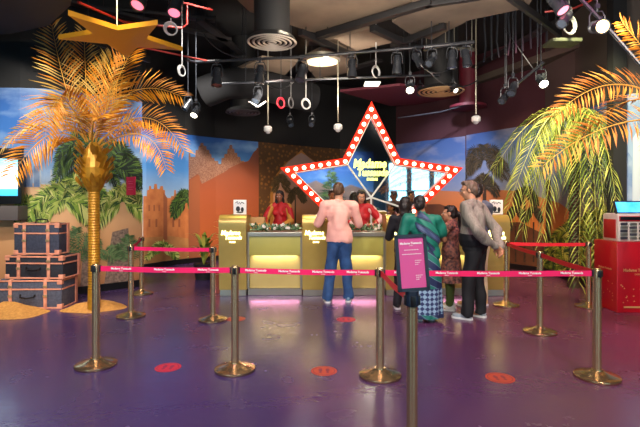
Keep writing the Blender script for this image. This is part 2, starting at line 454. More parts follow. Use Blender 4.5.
B.poly([(163, 192), (167, 198), (167, 240), (163, 240)], kasd)
for x in (148, 153, 158): B.poly([(x, 205), (x+1.6, 205), (x+1.6, 211), (x, 211)], kasd)
for x in (148, 155, 172, 178): B.poly([(x, 219), (x+2, 219), (x+2, 227), (x, 227)], kasd)
B.band(138, 258, interp([(138, 238), (170, 236), (200, 240), (258, 246)]), const(300), mat('print_ground', (176, 122, 70), .7, 0, (150, 98, 56), 3))
B.lay = 2
B.palm(186, 205, 13, G_d, 12, 6, 1.3, w=.6)
B.lay = 12
B.band(188, 258, steps([(188, 153), (190, 157), (195, 150), (198, 146), (200, 143), (203, 146), (206, 150), (209, 154), (211, 158), (214, 161), (218, 164), (221, 158), (224, 154), (227, 149), (229, 145), (232, 149), (234, 153), (237, 157), (240, 161), (244, 163), (248, 160), (250, 157), (253, 152), (256, 148)]), const(300), brick, .5)
B.lay = 14
B.band(188, 258, interp([(188, 180), (197, 174), (201, 184), (224, 172), (229, 168), (240, 163), (248, 161), (253, 152), (258, 148)]), const(300), terra, .5)
B.lay = 15; B.band(188, 199, interp([(188, 181), (198, 175), (199, 177)]), const(300), kasd, .5)
B.palm(162, 252, 16, G_l, 9, 5, .7, a0=-170, a1=-10, w=.6); B.palm(206, 256, 18, G_l, 10, 6, .8, a0=-170, a1=-10, w=.7)
B.done('wall_mural', 'curved wall print of a desert kasbah and stepped terracotta wall, left of the reception desk')

# mural C: carved ochre wall with pointed arch over a dusk oasis
def carved():
    m = mat('print_carved_ochre', (122, 82, 34), .6, 0, (78, 52, 24), 9)
    nt = m.node_tree; v = nt.nodes.new('ShaderNodeTexVoronoi'); v.inputs['Scale'].default_value = 9
    tc = [n for n in nt.nodes if n.type == 'TEX_COORD'][0]; nt.links.new(tc.outputs['Object'], v.inputs['Vector'])
    cr = [n for n in nt.nodes if n.type == 'VALTORGB'][0]; mm = nt.nodes.new('ShaderNodeMath'); mm.operation = 'MULTIPLY'; mm.inputs[1].default_value = 1.5
    nt.links.new(v.outputs['Distance'], mm.inputs[0]); nt.links.new(mm.outputs[0], cr.inputs['Fac']); return m
Cm = Mural(MID, 3.1)
Cm.band(258, 396, const(120), const(300), carved())
Cm.lay = 2
dusk = ramp_mat('print_dusk', [(0, (196, 130, 84)), (.5, (184, 140, 116)), (1, (150, 124, 116))], 1.0, 2.8, .6, .2, 1.0)
rim = mat('print_arch_rim', (158, 106, 44), .6)
arch = lambda w, top: interp([(301-w, 196), (301-w*.97, 186), (301-w*.8, 174), (301-w*.5, 163), (301-w*.2, 156), (301, top), (301+w*.2, 156), (301+w*.5, 163), (301+w*.8, 174), (301+w*.97, 186), (301+w, 196)])
Cm.band(301-31, 301+31, arch(31, 150), const(300), rim, 1.0)
Cm.lay = 3; Cm.band(301-28, 301+28, arch(28, 153), const(300), dusk, 1.0)
Cm.palm(280, 184, 8, G_a, 11, 4, 1.5, w=.35); Cm.palm(296, 196, 8, G_a, 11, 3.5, 1.2, w=.35)
Cm.lay = 4; Cm.poly([(294.4, 196), (295.6, 196), (296, 240), (294, 240)], G_s[1]); Cm.poly([(276, 188), (277.5, 188), (277.5, 240), (275.5, 240)], G_s[1])
Cm.done('wall_mural', 'wall print of a carved ochre wall with a pointed arch, directly behind the lit star')

# mural D + E: dusk sky, dunes, palms
sky3 = ramp_mat('print_sky_dusk', [(0, (150, 130, 122)), (.35, (108, 120, 150)), (.7, (72, 98, 146)), (1, (52, 78, 128))], 1.2, 3.1, .55, .15, 1.2, (132, 132, 146))
dune = ramp_mat('print_dune_dusk', [(0, (156, 84, 36)), (.5, (196, 108, 50)), (1, (164, 100, 66))], .1, 1.9, .65, .3, 1.2)
duned = mat('print_dune_shade', (104, 58, 34), .65, 0, (84, 46, 28), 3)
D = Mural(RIGHT1, 3.1)
D.band(396, 465.5, const(110), const(300), sky3)
D.lay = 2; D.band(396, 465.5, interp([(396, 196), (430, 190), (466, 192)]), const(300), dune)
D.lay = 3; D.band(396, 465.5, interp([(396, 205), (440, 204), (466, 214)]), const(300), duned)
D.done('wall_mural', 'wall print of grey blue dusk sky over dunes, right of the lit star')
E = Mural(RIGHT2, 3.12)
E.band(466.5, 611, const(80), const(330), sky3)
E.lay = 2; E.band(466.5, 611, interp([(466, 186), (500, 190), (520, 191), (560, 203), (611, 240)]), const(330), dune)
E.lay = 3; E.band(466.5, 611, interp([(466, 224), (520, 222), (540, 232), (611, 262)]), const(330), duned)
E.lay = 4
for x, y, w in [(485, 175, 1.8), (525, 200, 1.0), (534, 222, .8), (516, 226, .8), (549, 180, 2.4), (503, 230, .7)]:
    E.poly([(x-w, y), (x+w, y), (x+w*1.1, 262), (x-w*1.1, 262)], trunkm)
E.palm(485, 163, 21, G_s, 15, 7, 1.1, w=.45, a0=-205, a1=25)
E.palm(484, 186, 15, G_s, 9, 5, .9, w=.45)
E.palm(526, 196, 10, G_s, 12, 5, 1.1, w=.5); E.palm(534, 214, 8, G_s, 10, 4, 1.0, w=.5); E.palm(517, 214, 8, G_s, 10, 4, 1.1, w=.5); E.palm(503, 224, 8, G_s, 10, 4, 1, w=.5)
for cx, cy, r in [(578, 238, 24), (596, 250, 26), (564, 252, 20), (586, 270, 26), (600, 282, 22), (572, 284, 14), (552, 262, 12), (606, 225, 24)]:
    E.palm(cx, cy, r, G_y, 15, r*.34, 1.0, a0=-220, a1=40, w=.8, nl=14)
E.done('wall_mural', 'curved wall print of dusk dunes, palms and lime foliage behind the right hand queue posts')
Fm = Mural([(4.62, 7.02), (5.4, 6.68), (7.1, 6.48)], 3.12)
skyf = ramp_mat('print_sky_towers', [(0, (170, 176, 184)), (.5, (130, 150, 178)), (1, (80, 108, 150))], 1.2, 3.1, .55, .1, 1.2, (150, 160, 180))
Fm.band(625, 800, const(60), const(330), skyf)
Fm.lay = 2
for x0, x1, y in [(624, 632, 158), (633, 640, 138), (642, 655, 165), (660, 668, 120), (672, 690, 170), (700, 712, 150)]:
    Fm.poly([(x0, y), ((x0+x1)/2, y-6), (x1, y), (x1, 215), (x0, 215)], citym if x0 != 633 else cityp)
Fm.band(625, 800, const(214), const(330), sandw)
Fm.done('wall_mural', 'wall print of city towers against pale sky, behind the red kiosk at the right edge')
# black column at the kiosk
mb = MB(); mb.box((wx(618, 6.95)[0], 6.98, HC/2), (.2, .16, HC)); struct(mb.build('wall_column', M['black'], smooth=False))
# skirting
def skirt(name, path):
    P = []
    for i, p in enumerate(path):
        a = Vector(path[max(i-1, 0)]); b = Vector(path[min(i+1, len(path)-1)]); t = (b-a).normalized(); n = Vector((t.y, -t.x)); q = Vector(p)
        if n.dot(Vector((0, 3))-q) < 0: n = -n
        P.append(((q+n*.035).x, (q+n*.035).y))
    mb = MB(); n = len(P); vs = []
    for p, q in zip(P, path): vs += [(p[0], p[1], .001), (p[0], p[1], .12), (q[0], q[1], .12), (q[0], q[1], .001)]
    fs = []
    for i in range(n-1):
        a = i*4; b = a+4
        for k in range(4): fs.append((a+k, a+(k+1) % 4, b+(k+1) % 4, b+k))
    fs += [(0, 1, 2, 3), tuple(4*(n-1)+k for k in range(4))]
    mb.add(vs, fs); struct(mb.build(name, M['skirt'], smooth=False))
skirt('baseboard_left', LEFT1[1:]); skirt('baseboard_left', LEFT2); skirt('baseboard_back', MID); skirt('baseboard_right', RIGHT1+RIGHT2[1:6])

# ---------------------------------------------------------------- rear of the room (seen in the star's mirrors)
rear = mat('wall_rear_blue', (40, 74, 96), .7)
mb = MB(); y = -4.5
wins = [(3.3, 4.25), (4.4, 5.35), (5.5, 6.6), (-6.3, -4.95), (-4.85, -3.5)]  # last two are added glowing panes for fill and brighter post reflections
mb.box((-.1, y-.06, HC/2), (6.6, .12, HC)); mb.box((-6.5, y-.06, HC/2), (.3, .12, HC)); mb.box((-4.9, y-.06, .25), (3.0, .12, .5)); mb.box((-4.9, y-.06, 4.2), (3.0, .12, 1.6)); mb.box((4.95, y-.06, .25), (3.5, .12, .5)); mb.box((4.95, y-.06, 4.2), (3.5, .12, 1.6)); mb.box((6.95, y-.06, HC/2), (.5, .12, HC))
struct(mb.build('wall_rear', rear, smooth=False))
panem = mat('window_daylight', (200, 235, 250), .2, emis=(160, 225, 250), estr=2.1)
framem = mat('window_frame_blue', (20, 60, 84), .5)
for i, (x0, x1) in enumerate(wins):
    mb = MB(); cx = (x0+x1)/2; w = x1-x0
    for xx in (x0, x1): mb.box((xx, y+.02, 1.95), (.1, .1, 2.9))
    for zz in (.53, 2.0, 3.37): mb.box((cx, y+.02, zz), (w, .08, .07))
    f = struct(mb.build('window_%d' % (i+1), framem, smooth=False))
    mb = MB(); mb.box((cx, y-.03, 1.95), (w, .02, 2.8)); mb.build('glass_pane', panem, f, smooth=False)
Gm = MB(); mats_g = [sky2, mat('print_hills', (150, 120, 104), .7, 0, (120, 100, 96), 2)]+G_d
Gm.add([(-3, y+.01, .1), (2.6, y+.01, .1), (2.6, y+.01, 3.9), (-3, y+.01, 3.9)], [(0, 1, 2, 3)], 0)
Gm.add([(-3, y+.015, .1), (2.6, y+.015, .1), (2.6, y+.015, 1.9), (1.5, y+.015, 2.3), (.8, y+.015, 2.0), (-.2, y+.015, 2.5), (-1.2, y+.015, 2.1), (-3, y+.015, 2.4)], [tuple(range(8))], 1)
for k in range(60):
    a = R(random.uniform(-30, 210)); z = random.uniform(1.5, 3.3); L = (3.5-z)*.45
    c = Vector((.55, y+.02+k*.0002, z)); d = Vector((math.cos(a), 0, math.sin(a)*.6-.2))*L; n_ = Vector((-d.z, 0, d.x)).normalized()*.05
    Gm.add([c-n_*.3, c+d*.5-n_, c+d, c+d*.5+n_, c+n_*.3], [(0, 1, 2, 3, 4)], 2+k % 3)
tag(Gm.build('wall_mural', mats_g, smooth=False), 'rear wall print of pale hills and a dark tree, mirrored in the star', 'mural')
# ================================================================= QUEUE POSTS
PH = .92
def make_post():
    t = thing('queue_post', '-', 'queue post', (0, 0, 0), 0, 'brass queue posts')
    mb = MB(); mb.lathe([(.0, .002), (.178, .002), (.182, .010), (.180, .020), (.172, .026), (.12, .038), (.07, .055), (.048, .068), (.046, .074), (.0, .074)], n=48); mb.build('base', M['steelbase'], t)
    mb = MB(); mb.lathe([(.034, .07), (.034, .855)], n=32); mb.build('pole', M['steel'], t)
    mb = MB(); mb.lathe([(.0, .852), (.0365, .852), (.0365, .914), (.033, .919), (.0, .919)], n=32); hd_ = mb.build('belt_head', M['steel'], t)
    mb = MB()
    for a in range(2): mb.box((0, 0, .885), (.088, .03, .058), M=rot(90*a, 'Z'), bev=.003)
    mb.build('belt_slot', M['blackgloss'], hd_)
    mb = MB(); mb.lathe([(.0, .9205), (.030, .9205), (.028, .926), (0, .927)], n=24); mb.build('cap', M['steelbase'], t)
    return t
proto = make_post()
PP = {}
def post(key, px, basey, label):
    p = fl(px, basey)
    global proto_used
    if not PP: t = proto; t.location = p; t['label'] = label
    else: t = dup(proto, p, 0, label)
    PP[key] = p; return t
post('P1', 96, 365.5, 'brass queue post at far left front, standing before the gold palm')
post('P2', 235, 370, 'brass queue post in the front row, before the leftmost desk podium')
post('P3', 380, 376, 'brass queue post in the front row, just left of the pink sign post')
post('P4', 597, 377.5, 'brass queue post at far right front, before the red kiosk')
post('A', 131, 316.5, 'brass queue post behind, right beside the gold palm trunk')
post('B', 213, 320, 'brass queue post behind the front belt, left of the leftmost podium')
post('C', 540, 332.5, 'brass queue post in the middle of the bending red belt on the right')
post('D', 506, 305.5, 'brass queue post nearest the rightmost desk podium')
post('E', 141.5, 294, 'farthest brass queue post, by the palm print on the left wall')
post('F', 588.5, 307, 'brass queue post beside the left flank of the red kiosk')
# sign post near the camera
sp = at(412, 300, 2.83); sp = Vector((sp.x, sp.y, 0)); PP['S'] = sp
t = dup(proto, sp, 0, 'nearest brass queue post, carrying a framed pink sign'); t['category'] = 'queue post'
for c in list(t.children):
    if c.name.startswith('belt_head'):
        c.data = c.data.copy(); c.data.materials[0] = mat('sign_clamp_navy', (22, 34, 54), .4); c.scale = (1.12, 1.12, 1.01)
# framed sign clipped on the post
sg = thing('post_sign', 'upright blue black framed sign with pink notice standing on the nearest post', 'sign', (sp.x, sp.y, .92), 8)
navy = mat('sign_frame_navy', (24, 34, 50), .45)
pinkp = mat('sign_pink', (206, 72, 138), .5, 0, (198, 78, 142), 2)
mb = MB(); mb.lathe([(0, .0), (.041, 0), (.041, .03), (.012, .04), (.012, .07), (0, .07)], n=24); mb.build('clamp', navy, sg)
SW, SH = .2, .345
Ms = T(0, 0, .03+SH/2) @ rot(-2.5, 'Y') @ rot(-6, 'X')
fr = MB()
for s in (-1, 1):
    fr.box((0, 0, 0), (.02, .022, SH), M=Ms @ T(s*(SW/2-.01), 0, 0)); fr.box((0, 0, 0), (SW, .022, .02), M=Ms @ T(0, 0, s*(SH/2-.01)))
fr.box((0, 0, 0), (SW-.02, .008, SH-.02), M=Ms @ T(0, .006, 0))
fr.build('frame', navy, sg)
mb = MB(); mb.box((0, 0, 0), (SW-.04, .004, SH-.04), M=Ms @ T(0, -.001, 0)); fp = mb.build('notice', pinkp, sg)
tx = MB()
add_text(tx, 'Madame Tussauds', .019, Ms @ T(0, -.0045, .118), depth=.0005, bold=.0006)
add_text(tx, 'DUBAI', .007, Ms @ T(0, -.0045, .104), depth=.0005)
for zz, w in ((.078, .09), (.052, .12)):
    x = -w/2
    while x < w/2:
        l = random.uniform(.006, .014); tx.box((0, 0, 0), (l, .001, .0035), M=Ms @ T(x+l/2, -.0045, zz)); x += l+.003
for z0 in (.012, -.078):
    for zz in (0, -.012, -.024):
        w = (.034, .028, .02)[int(-zz/.012)]; x = .018
        while x < .018+w: tx.box((0, 0, 0), (.008, .001, .003), M=Ms @ T(x+.004, -.0045, z0+zz)); x += .011
tx.build('lettering', M['white'], fp, smooth=False)

def belt(a, b, label, m, sag=.006, z=.885, txt=True, names=None, nt=3, flip=False, off=.04):
    a = PP[a] if isinstance(a, str) else a; b = PP[b] if isinstance(b, str) else b
    d = (b-a); d.z = 0; L = d.length; u = d.normalized(); a2 = a+u*off; b2 = b-u*off; L2 = (b2-a2).length
    n = 24; mb = MB(); vs = []; H = .048; side = Vector((-u.y, u.x, 0))
    t = thing('queue_belt', label, 'belt', ((a2+b2)/2)[:2]+(z,), 0, 'queue belts')
    def P(i, h, s):
        k = i/n; return a2+(b2-a2)*k+Vector((0, 0, z+h-sag*4*k*(1-k)))+side*(s+.004*math.sin(k*9))
    for i in range(n+1):
        for h, s in ((-H/2, -.0012), (H/2, -.0012), (H/2, .0012), (-H/2, .0012)): vs.append(P(i, h, s))
    fs = []
    for i in range(n):
        for k in range(4): fs.append((i*4+k, i*4+(k+1) % 4, i*4+4+(k+1) % 4, i*4+4+k))
    fs += [(0, 1, 2, 3), (n*4, n*4+1, n*4+2, n*4+3)]
    mb.add(vs, fs); w = mb.build('webbing', m, t, world=True)
    mb = MB()
    for e, s in ((a2, 1), (b2, -1)):
        Mx = Matrix.Translation(e+Vector((0, 0, z))-u*s*.002) @ Matrix.Rotation(math.atan2(u.y, u.x), 4, 'Z'); mb.box((0, 0, 0), (.012, .02, .056), M=Mx)
    mb.build('end_clip', M['blackgloss'], t, world=True)
    if txt:
        mb = MB(); ang = math.atan2(u.y, u.x)
        if abs(ang) > PI/2: ang += PI
        for k in range(nt):
            f = (k+.5)/nt; c = a2+(b2-a2)*f+Vector((0, 0, z-sag*4*f*(1-f)+.006))
            nr = Vector((math.sin(ang), -math.cos(ang), 0))*.0075
            Mx = Matrix.Translation(c+nr) @ Matrix.Rotation(ang, 4, 'Z')
            add_text(mb, 'Madame Tussauds', .026, Mx, depth=.0006, bold=.0008)
            add_text(mb, 'DUBAI', .012, Mx @ T(0, 0, -.020), depth=.0006)
        mb.build('lettering', M['white'], w, smooth=False, world=True)
    return t
belt('P1', 'P2', 'long magenta queue belt between the two front posts at the left', M['tape'], nt=3)
belt('P2', 'P3', 'magenta queue belt running across the front of the desk between two front posts', M['tape'], nt=4)
belt('P3', 'P4', 'longest magenta queue belt, passing behind the pink sign to the far right post', M['tape'], nt=5)
belt('A', 'B', 'magenta queue belt in the back row at the left, behind the front belt', M['tape'], nt=2, txt=False)
belt('A', 'E', 'short dark pink queue belt going back from the palm to the farthest post', M['tape'], txt=False)
belt('D', 'F', 'red queue belt in the back row running towards the red kiosk', M['tapered'], txt=False)
belt('D', 'C', 'red queue belt from the post by the rightmost podium coming forward', M['tapered'], txt=False)
belt('C', 'P4', 'red queue belt sloping from the middle right post to the far right front post', M['tapered'], nt=2)
belt('P3', 'S', 'red queue belt coming forward to the nearest post below the pink sign', M['tapered'], txt=False)
# round floor stickers
stick = mat('sticker_red', (186, 40, 56), .4); stick2 = mat('sticker_orange', (176, 64, 44), .4)
for (px, py, lab, m_, g) in [(168, 367.5, 'round pink red floor sticker between the two left front posts', stick, .115), (324, 371, 'round orange red floor sticker between the two middle front posts', stick2, .115),
                       (500, 378, 'round orange red floor sticker left of the far right front post', stick2, .12), (346, 319.5, 'round red floor sticker nearest the man in the pink sweater', stick, .12), (236, 319, 'round red floor sticker behind the second front post', stick2, .12)]:
    p = fl(px, py); t = thing('floor_sticker', lab, 'floor sticker', (p.x, p.y, 0), 0, 'round floor stickers')
    mb = MB(); mb.lathe([(0, .0005), (g, .0005), (g, .0022), (0, .0022)], n=40); d = mb.build('disc', m_, t)
    ring = mat('sticker_ring', (120, 30, 60), .4) if 'sticker_ring' not in M else M['sticker_ring']; M['sticker_ring'] = ring
    mb = MB()
    for r0, r1 in ((.8, .86),):
        n = 40; vs = []
        for i in range(n):
            a = 2*PI*i/n; vs += [(math.cos(a)*g*r0, math.sin(a)*g*r0, .0027), (math.cos(a)*g*r1, math.sin(a)*g*r1, .0027)]
        mb.add(vs, [(2*i, 2*i+1, (2*i+3) % (2*n), (2*i+2) % (2*n)) for i in range(n)])
    # two shoe prints
    for s in (-1, 1):
        for yy, ry, rx in ((.018, .036, .018), (-.035, .018, .014)):
            vs = [(s*.032+math.cos(2*PI*i/16)*rx, yy+math.sin(2*PI*i/16)*ry, .0027) for i in range(16)]; mb.add(vs, [tuple(range(16))])
    mb.build('shoe_print', ring, d, smooth=False)

# ================================================================= RECEPTION DESK
DY = 7.25
def wxd(px, d=DY): return (px-320)/FPX*d
SX8 = Matrix.Diagonal((.84, 1, 1, 1))
def make_podium(w, cx, label):
    t = thing('desk_podium', label, 'reception podium', (cx, DY, 0), 0, 'gold desk podiums')
    prof = [(.03, .1), (0.0, .62), (-.02, 1.08)]
    for k in range(9):
        a = R(180-90*k/8); prof.append((.11+.13*math.cos(a)-.0, 1.14+.14*math.sin(a)))
    prof += [(.5, 1.27), (.52, 1.25), (.52, .1)]
    n = len(prof); vs = [(-w/2, a, b) for a, b in prof]+[(w/2, a, b) for a, b in prof]
    mb = MB(); mb.add(vs, [tuple(range(n)), tuple(range(2*n-1, n-1, -1))]+[(i, n+i, n+(i+1) % n, (i+1) % n) for i in range(n)])
    mb.build('body', M['podium'], t)
    mb = MB(); mb.box((0, .27, .055), (w-.02, .46, .1)); mb.build('plinth', M['silver'], t, smooth=False)
    mb = MB()
    add_text(mb, 'Madame', .105, T(-.03, -.02, 1.0) @ SX8, depth=.004, bold=.0012, shear=.25)
    add_text(mb, 'Tussauds', .085, T(.012, -.018, .925) @ SX8, depth=.004, bold=.001, shear=.25)
    add_text(mb, 'DUBAI', .032, T(0, -.014, .855), depth=.004, bold=.001)
    mb.build('lettering', M['logo'], t, smooth=False)
    return t
podx = [wxd(232.5), wxd(316), wxd(400), wxd(496)]
make_podium(.43, podx[0], 'leftmost gold reception podium with glowing script')
make_podium(.43, podx[1], 'gold reception podium behind the man in the pink sweater')
make_podium(.43, podx[2], 'gold reception podium behind the pink sign and the sari')
make_podium(.43, podx[3], 'rightmost gold reception podium, behind the man with folded hands')
labs = ['olive and amber desk bay between the two left podiums', 'olive and amber desk bay right of the man in the pink sweater', 'desk bay mostly hidden behind the group of visitors']
bays = []
for i in range(3):
    x0 = podx[i]+.218; x1 = podx[i+1]-.218; cx = (x0+x1)/2; w = x1-x0
    t = thing('desk_bay', labs[i], 'reception desk', (cx, DY+.1, 0), 0, 'reception desk bays'); bays.append((cx, w))
    mb = MB(); mb.box((0, .0, .80), (w-.06, .03, .33), bev=.004); mb.build('upper_panel', M['olive'], t)
    mb = MB(); mb.box((0, .06, .38), (w-.06, .03, .54), bev=.004); mb.build('lower_panel', M['amber'], t)
    mb = MB()
    for s in (-1, 1): mb.box((s*(w/2-.016), .0, .54), (.03, .05, .86))
    mb.build('side_post', M['silver'], t, smooth=False)
    mb = MB(); mb.box((0, .2, .99), (w-.004, .46, .035), bev=.006); mb.box((0, -.03, .965), (w-.004, .02, .05)); mb.build('worktop', M['silver'], t)
    mb = MB(); mb.box((0, .1, .055), (w-.02, .2, .1)); mb.build('plinth', M['silver'], t, smooth=False)
    mb = MB(); mb.box((0, .3, .5), (w-.06, .03, .9)); mb.build('back_panel', M['black'], t, smooth=False)
# garlands
gl = [mat('garland_green', (52, 84, 50), .5), mat('garland_pale', (120, 150, 110), .5), mat('garland_flower', (232, 220, 205), .5), mat('garland_pinkflower', (205, 90, 90), .5), mat('garland_orange', (226, 150, 70), .5)]
for (cx, w), lab, rr in zip(bays[:2], ['leafy pale garland lying on the left desk bay', 'leafy garland with red blossoms lying before the cashier'], [0, 1]):
    t = thing('garland', lab, 'garland', (cx, DY+.16, 1.008), 0)
    mb = MB(); fm = MB()
    for k in range(340):
        c = Vector((random.uniform(-w/2+.05, w/2-.05), random.uniform(-.05, .14), random.uniform(.015, .1)))
        a = Vector((random.uniform(-1, 1), random.uniform(-1, 1), random.uniform(-.1, 1))).normalized()*random.uniform(.04, .075); b = a.orthogonal().normalized()*.016
        mb.add([c, c+a*.5+b, c+a, c+a*.5-b], [(0, 1, 2, 3)], k % 2)
    mb.tube([(-w/2+.06+(w-.12)*k/12, .04+.03*math.sin(k), .03) for k in range(13)], .012, 6)
    mb.build('foliage', gl[:2], t, smooth=False)
    for k in range(26):
        c = Vector((random.uniform(-w/2+.06, w/2-.06), random.uniform(-.07, .1), random.uniform(.04, .12))); mi = random.choice([0, 0, 1, 2] if rr else [0, 0, 0, 2])
        for q in range(5): fm.ell(c+Vector((math.cos(q*1.256)*.014, -.004, math.sin(q*1.256)*.014)), (.011, .008, .011), 6, mi=mi)
    fm.build('blossom', gl[2:], t)
# brochure blocks on the outer podiums
toon = mat('card_print', (236, 236, 232), .5, 0, (60, 60, 70), 30)
for i, (cx, lab) in enumerate([(wxd(240, 7.6), 'small white printed stand on top of the leftmost podium'), (wxd(496, 7.6), 'small white printed stand on top of the rightmost podium')]):
    t = thing('display_card', lab, 'display card', (cx, 7.6, 1.28), 4*(1-2*i)); mb = MB(); mb.box((0, 0, .12), (.21, .05, .24), bev=.004); bd = mb.build('board', M['white'], t)
    mb = MB()
    mb.tube([(-.07, -.027, .19), (-.04, -.027, .21), (-.03, -.027, .17), (-.01, -.027, .2), (.01, -.027, .17), (.03, -.027, .2), (.07, -.027, .18)], .007, 6)
    mb.ell((-.03, -.027, .09), (.035, .003, .045), 12); mb.ell((.04, -.027, .08), (.025, .003, .04), 12); mb.ell((.0, -.027, .035), (.06, .003, .012), 12); mb.build('drawing', M['blackgloss'], bd)
mb = MB(); mb.box((wxd(256, 7.75), 7.78, 1.13), (.3, .2, .2), bev=.01); tag(mb.build('storage_box', mat('box_tan', (188, 140, 78), .6)), 'tan box behind the desk, right of the leftmost podium', 'box')

# ================================================================= MARQUEE STAR
SY = 9.0; SC = Vector(((371-320)/FPX*SY, SY, CAMH-(197.5-HY)/FPX*SY)); SR = 1.86; SIN = .505
star = thing('marquee_star', 'giant five pointed mirror star edged in red with lit round bulbs, behind the desk', 'star', (SC.x, SC.y, 0))
def starpts(r, inner=SIN, rz=90):
    return [((r if k % 2 == 0 else r*inner)*math.cos(R(rz+36*k)), (r if k % 2 == 0 else r*inner)*math.sin(R(rz+36*k))) for k in range(10)]
so = starpts(SR); si = starpts(SR*.83)
mb = MB(); z0 = SC.z
n = 10; vs = []
for (yy, P_) in ((-.08, so), (.08, so), (-.08, si), (.08, si)):
    vs += [(a, yy, b+z0) for a, b in P_]
fs = []
for i in range(n):
    j = (i+1) % n; fs += [(i, j, n+j, n+i), (2*n+i, 2*n+j, 3*n+j, 3*n+i), (i, j, 2*n+j, 2*n+i), (n+i, n+j, 3*n+j, 3*n+i)]
mb.add(vs, fs); fr = mb.build('frame', M['starred'], star, smooth=False)
# thin pale lips on the frame
mb = MB()
for P_, rr in ((starpts(SR*.83), .012),):
    mb.tube([(a, -.088, b+z0) for a, b in P_], rr, 6, closed=True)
mb.build('edge_trim', M['white'], star)
sm_ = starpts(SR*.83)
for k in range(5):
    mb = MB(); i = 2*k; tri = [(0, 0), sm_[i-1], sm_[i], sm_[(i+1) % 10]]
    mb.add([(a, -.02, b+z0) for a, b in tri], [(0, 1, 2, 3)]); mb.build('mirror_panel', M['mirror'], star, smooth=False)
mb = MB()
for k in range(5):
    a, b = sm_[2*k+1]; mb.tube([(0, -.03, z0), (a, -.03, z0+b)], .018, 6)
mb.build('divider', M['white'], star)
mb = MB(); mb.add([(a*1.0, .085, b+z0) for a, b in so], [tuple(range(10))]); mb.build('back_board', M['black'], star, smooth=False)
sbm = starpts(SR*.915)
bulb = None
for i in range(10):
    a = Vector((sbm[i][0], 0, sbm[i][1]+z0)); b = Vector((sbm[(i+1) % 10][0], 0, sbm[(i+1) % 10][1]+z0))
    for k in range(7):
        p = a+(b-a)*(k/7.0)
        if bulb is None:
            mb = MB(); mb.ell((0, -.1, 0), (.038, .034, .038), 12); mb.cyl((0, -.085, 0), (0, -.07, 0), .04, n=12); bulb = mb.build('bulb', M['bulb'], star); bulb.location = p
        else:
            o = bulb.copy(); COL.objects.link(o); o.parent = star; o.location = p
mb = MB()
SX = Matrix.Diagonal((.8, 1, 1, 1))
add_text(mb, 'Madame', .235, T(-.03, -.06, 2.22) @ SX, depth=.012, bold=.006, shear=.15)
add_text(mb, 'Tussauds', .20, T(.02, -.06, 2.05) @ SX, depth=.012, bold=.005, shear=.15)
add_text(mb, 'DUBAI', .07, T(.02, -.06, 1.92), depth=.01, bold=.002)
mb.build('lettering', M['neon'], star, smooth=False)

# hanging gold star
hz = 3.4
hs = thing('hanging_star', 'flat gold five pointed star hanging level from the ceiling above the gold palm', 'star', (-2.34, 5.42, hz), 1.3+0)
P_ = starpts(.735, .40, 34+0)
mb = MB(); vs = [(a, b, 0) for a, b in P_]+[(a, b, .055) for a, b in P_]
mb.add(vs, [tuple(range(10)), tuple(range(19, 9, -1))]+[(i, (i+1) % 10, 10+(i+1) % 10, 10+i) for i in range(10)]); mb.build('star_body', M['stargold'], hs, smooth=False)
mb = MB(); mb.cyl((0, -.1, .05), (0, -.1, HC-hz), .009, n=8); mb.lathe([(0, .055), (.03, .055), (.02, .075), (0, .08)], (0, -.1, 0), 12); mb.build('hanging_rod', M['silver'], hs)

# ================================================================= PALMS
def bez(a, b, c, t): return a*(1-t)**2+b*2*t*(1-t)+c*t*t
def frond3(name, P0, P1, P2, leaf, ms, mr, parent, n=34, roll=None, wid=.016, droop=.15, rr=.012, jag=.15):
    """one palm leaf: curved rachis with folded, tapering leaflets"""
    P0, P1, P2 = Vector(P0), Vector(P1), Vector(P2)
    mb = MB(); pts = [bez(P0, P1, P2, i/14) for i in range(15)]
    mb.tube(pts, [rr*(1-.85*i/14) for i in range(15)], 6, mi=len(ms))
    side0 = Vector(roll) if roll is not None else None
    for i in range(n):
        t = .1+.9*i/(n-1); c = bez(P0, P1, P2, t); tg = (bez(P0, P1, P2, min(1, t+.02))-bez(P0, P1, P2, t-.02)).normalized()
        s = side0 if side0 is not None else tg.cross(Vector((0, 0, 1)))
        s = (s-tg*s.dot(tg)).normalized(); up = s.cross(tg).normalized()
        if up.z < 0: up = -up
        ll = leaf*(.35+.8*math.sin(PI*min(1, .12+t*.80)))
        for sg in (-1, 1):
            l = ll*random.uniform(1-jag, 1+jag)
            d = (s*sg*random.uniform(.7, .9)+tg*(.55+.35*t)+up*random.uniform(.0, .25)).normalized()
            e = c+d*l; m1 = c+d*l*.5+up*l*.04; e.z -= droop*l; m1.z -= droop*l*.25
            wv = (d.cross(up)).normalized()*wid; k = random.randrange(len(ms))
            mb.add([c, m1+wv, e, m1-wv, m1+up*wid*.5], [(0, 1, 4), (0, 4, 3), (1, 2, 4), (4, 2, 3)], k)
    return mb.build(name, list(ms)+[mr], parent, smooth=False, world=True)
GD = 6.3
gp = thing('gold_palm', 'gold painted artificial palm tree standing on the floor beside the suitcases', 'palm tree', fl(94, 311))
gx = gp.location.x; gy = gp.location.y
mb = MB()
prof = [(.085, .0), (.082, .12), (.078, .3)]
z = .3
while z < 1.68:
    prof += [(.070, z), (.079, z+.012), (.070, z+.03)]; z += .036
prof += [(.075, 1.70)]
mb.lathe(prof, (gx, gy, 0), 20); mb.build('trunk', M['gold'], gp, world=True)
mb = MB(); mb.lathe([(.06, 1.6), (.12, 1.7), (.165, 1.82), (.175, 1.95), (.15, 2.08), (.11, 2.2), (.05, 2.3)], (gx, gy, 0), 18)
